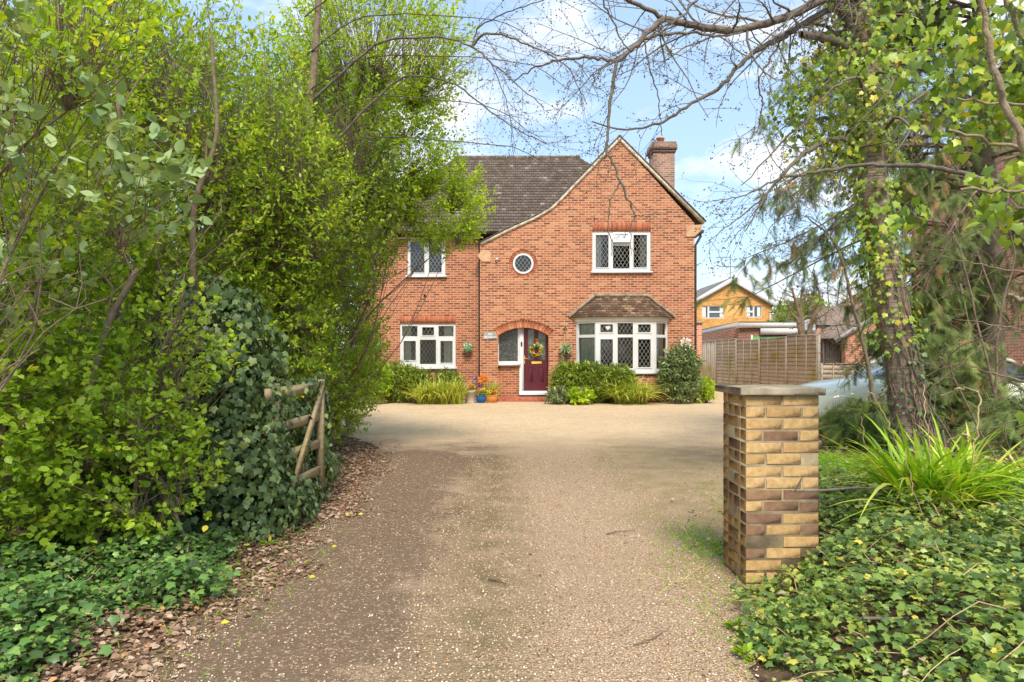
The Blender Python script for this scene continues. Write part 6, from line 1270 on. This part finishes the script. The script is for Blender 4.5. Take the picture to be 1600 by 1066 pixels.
# distant green hedge beyond the forecourt on the left and right so no bare horizon shows
shrub('evergreen_tree', 'dark evergreen far beyond the low fence at the right', 'tree', (14, 34), [((14.5, 34, 2.2), (2.2, 1.5, 2.4), 1)], 8, 500, 12, OVAL, .22, 'privet_dark', twl=.6)
shrub('evergreen_tree', 'far evergreen tree behind the left hedge', 'tree', (-10, 17), [((-10, 17, 2.8), (3.6, 2, 3.2), 1)], 10, 1400, 12, OVAL, .16, 'privet_dark', twl=.6)
shrub('evergreen_tree', 'broad evergreen closing the gap left of the house', 'tree', (-7.6, 20), [((-7.8, 20, 2.6), (2.2, 1.6, 2.9), 1)], 8, 900, 12, OVAL, .16, 'privet_dark', twl=.6)
# ------------------------------------------------------------------ sky, sun, camera
SUN_EL, SUN_AZ = 50, 172    # azimuth clockwise from +Y
w = bpy.data.worlds.new('World'); SC.world = w; w.use_nodes = True; nt = w.node_tree; nt.nodes.clear()
out = nt.nodes.new('ShaderNodeOutputWorld'); bg = nt.nodes.new('ShaderNodeBackground'); bg.inputs[1].default_value = .15
sky = nt.nodes.new('ShaderNodeTexSky'); sky.sky_type = 'NISHITA'; sky.sun_disc = False; sky.sun_elevation = rad(SUN_EL); sky.sun_rotation = rad(SUN_AZ); sky.dust_density = 1.2; sky.air_density = 1.0
tc = nt.nodes.new('ShaderNodeTexCoord'); mp = nt.nodes.new('ShaderNodeMapping'); mp.inputs['Scale'].default_value = (1, 1, 2.4); mp.inputs['Location'].default_value = (SKYX, 0, SKYZ)
L(nt, tc.outputs['Generated'], mp.inputs[0])
n1 = noise(nt, 3.4, 10, mp.outputs[0], .58, .15)
cl = ramp(nt, n1, [(.49, (0, 0, 0)), (.66, (1, 1, 1))])
ccol = ramp(nt, noise(nt, 5.5, 6, mp.outputs[0], .6), [(.3, (4.7, 4.7, 4.9)), (.65, (6.6, 6.5, 6.3))])
haze = mix(nt, .5, sky.outputs[0], (3.2, 4.5, 6.1))
c = mix(nt, cl, haze, ccol)
L(nt, c, bg.inputs[0]); L(nt, bg.outputs[0], out.inputs[0])
sl = bpy.data.lights.new('sun', 'SUN'); sl.energy = 2.7; sl.angle = rad(18); sl.color = (1, .90, .76)
so = bpy.data.objects.new('sun', sl); COL.objects.link(so)
az, el_ = rad(SUN_AZ), rad(SUN_EL)
dirv = Vector((math.sin(az)*math.cos(el_), math.cos(az)*math.cos(el_), math.sin(el_)))
so.rotation_euler = dirv.to_track_quat('Z', 'Y').to_euler(); so.location = (0, -10, 20)
cam = bpy.data.cameras.new('camera'); co = bpy.data.objects.new('camera', cam); COL.objects.link(co); SC.camera = co
cam.sensor_width = 36; cam.lens = 36*F/1600; cam.shift_y = (HY-533)/1600; cam.clip_end = 1500; cam.clip_start = .05
co.location = (0, 0, CZ); co.rotation_euler = (rad(90), 0, 0)
SC.view_settings.view_transform = 'Standard'; SC.view_settings.look = 'None'; SC.view_settings.gamma = 1; SC.view_settings.exposure = EXPO
SC.render.engine = 'CYCLES'; SC.cycles.use_denoising = True
try: SC.cycles.denoiser = 'OPENIMAGEDENOISE'
except Exception: pass
SC.cycles.max_bounces = 6; SC.cycles.diffuse_bounces = 4; SC.cycles.glossy_bounces = 2; SC.cycles.transmission_bounces = 3; SC.cycles.transparent_max_bounces = 12; SC.cycles.caustics_reflective = False; SC.cycles.caustics_refractive = False
SC.render.use_persistent_data = False
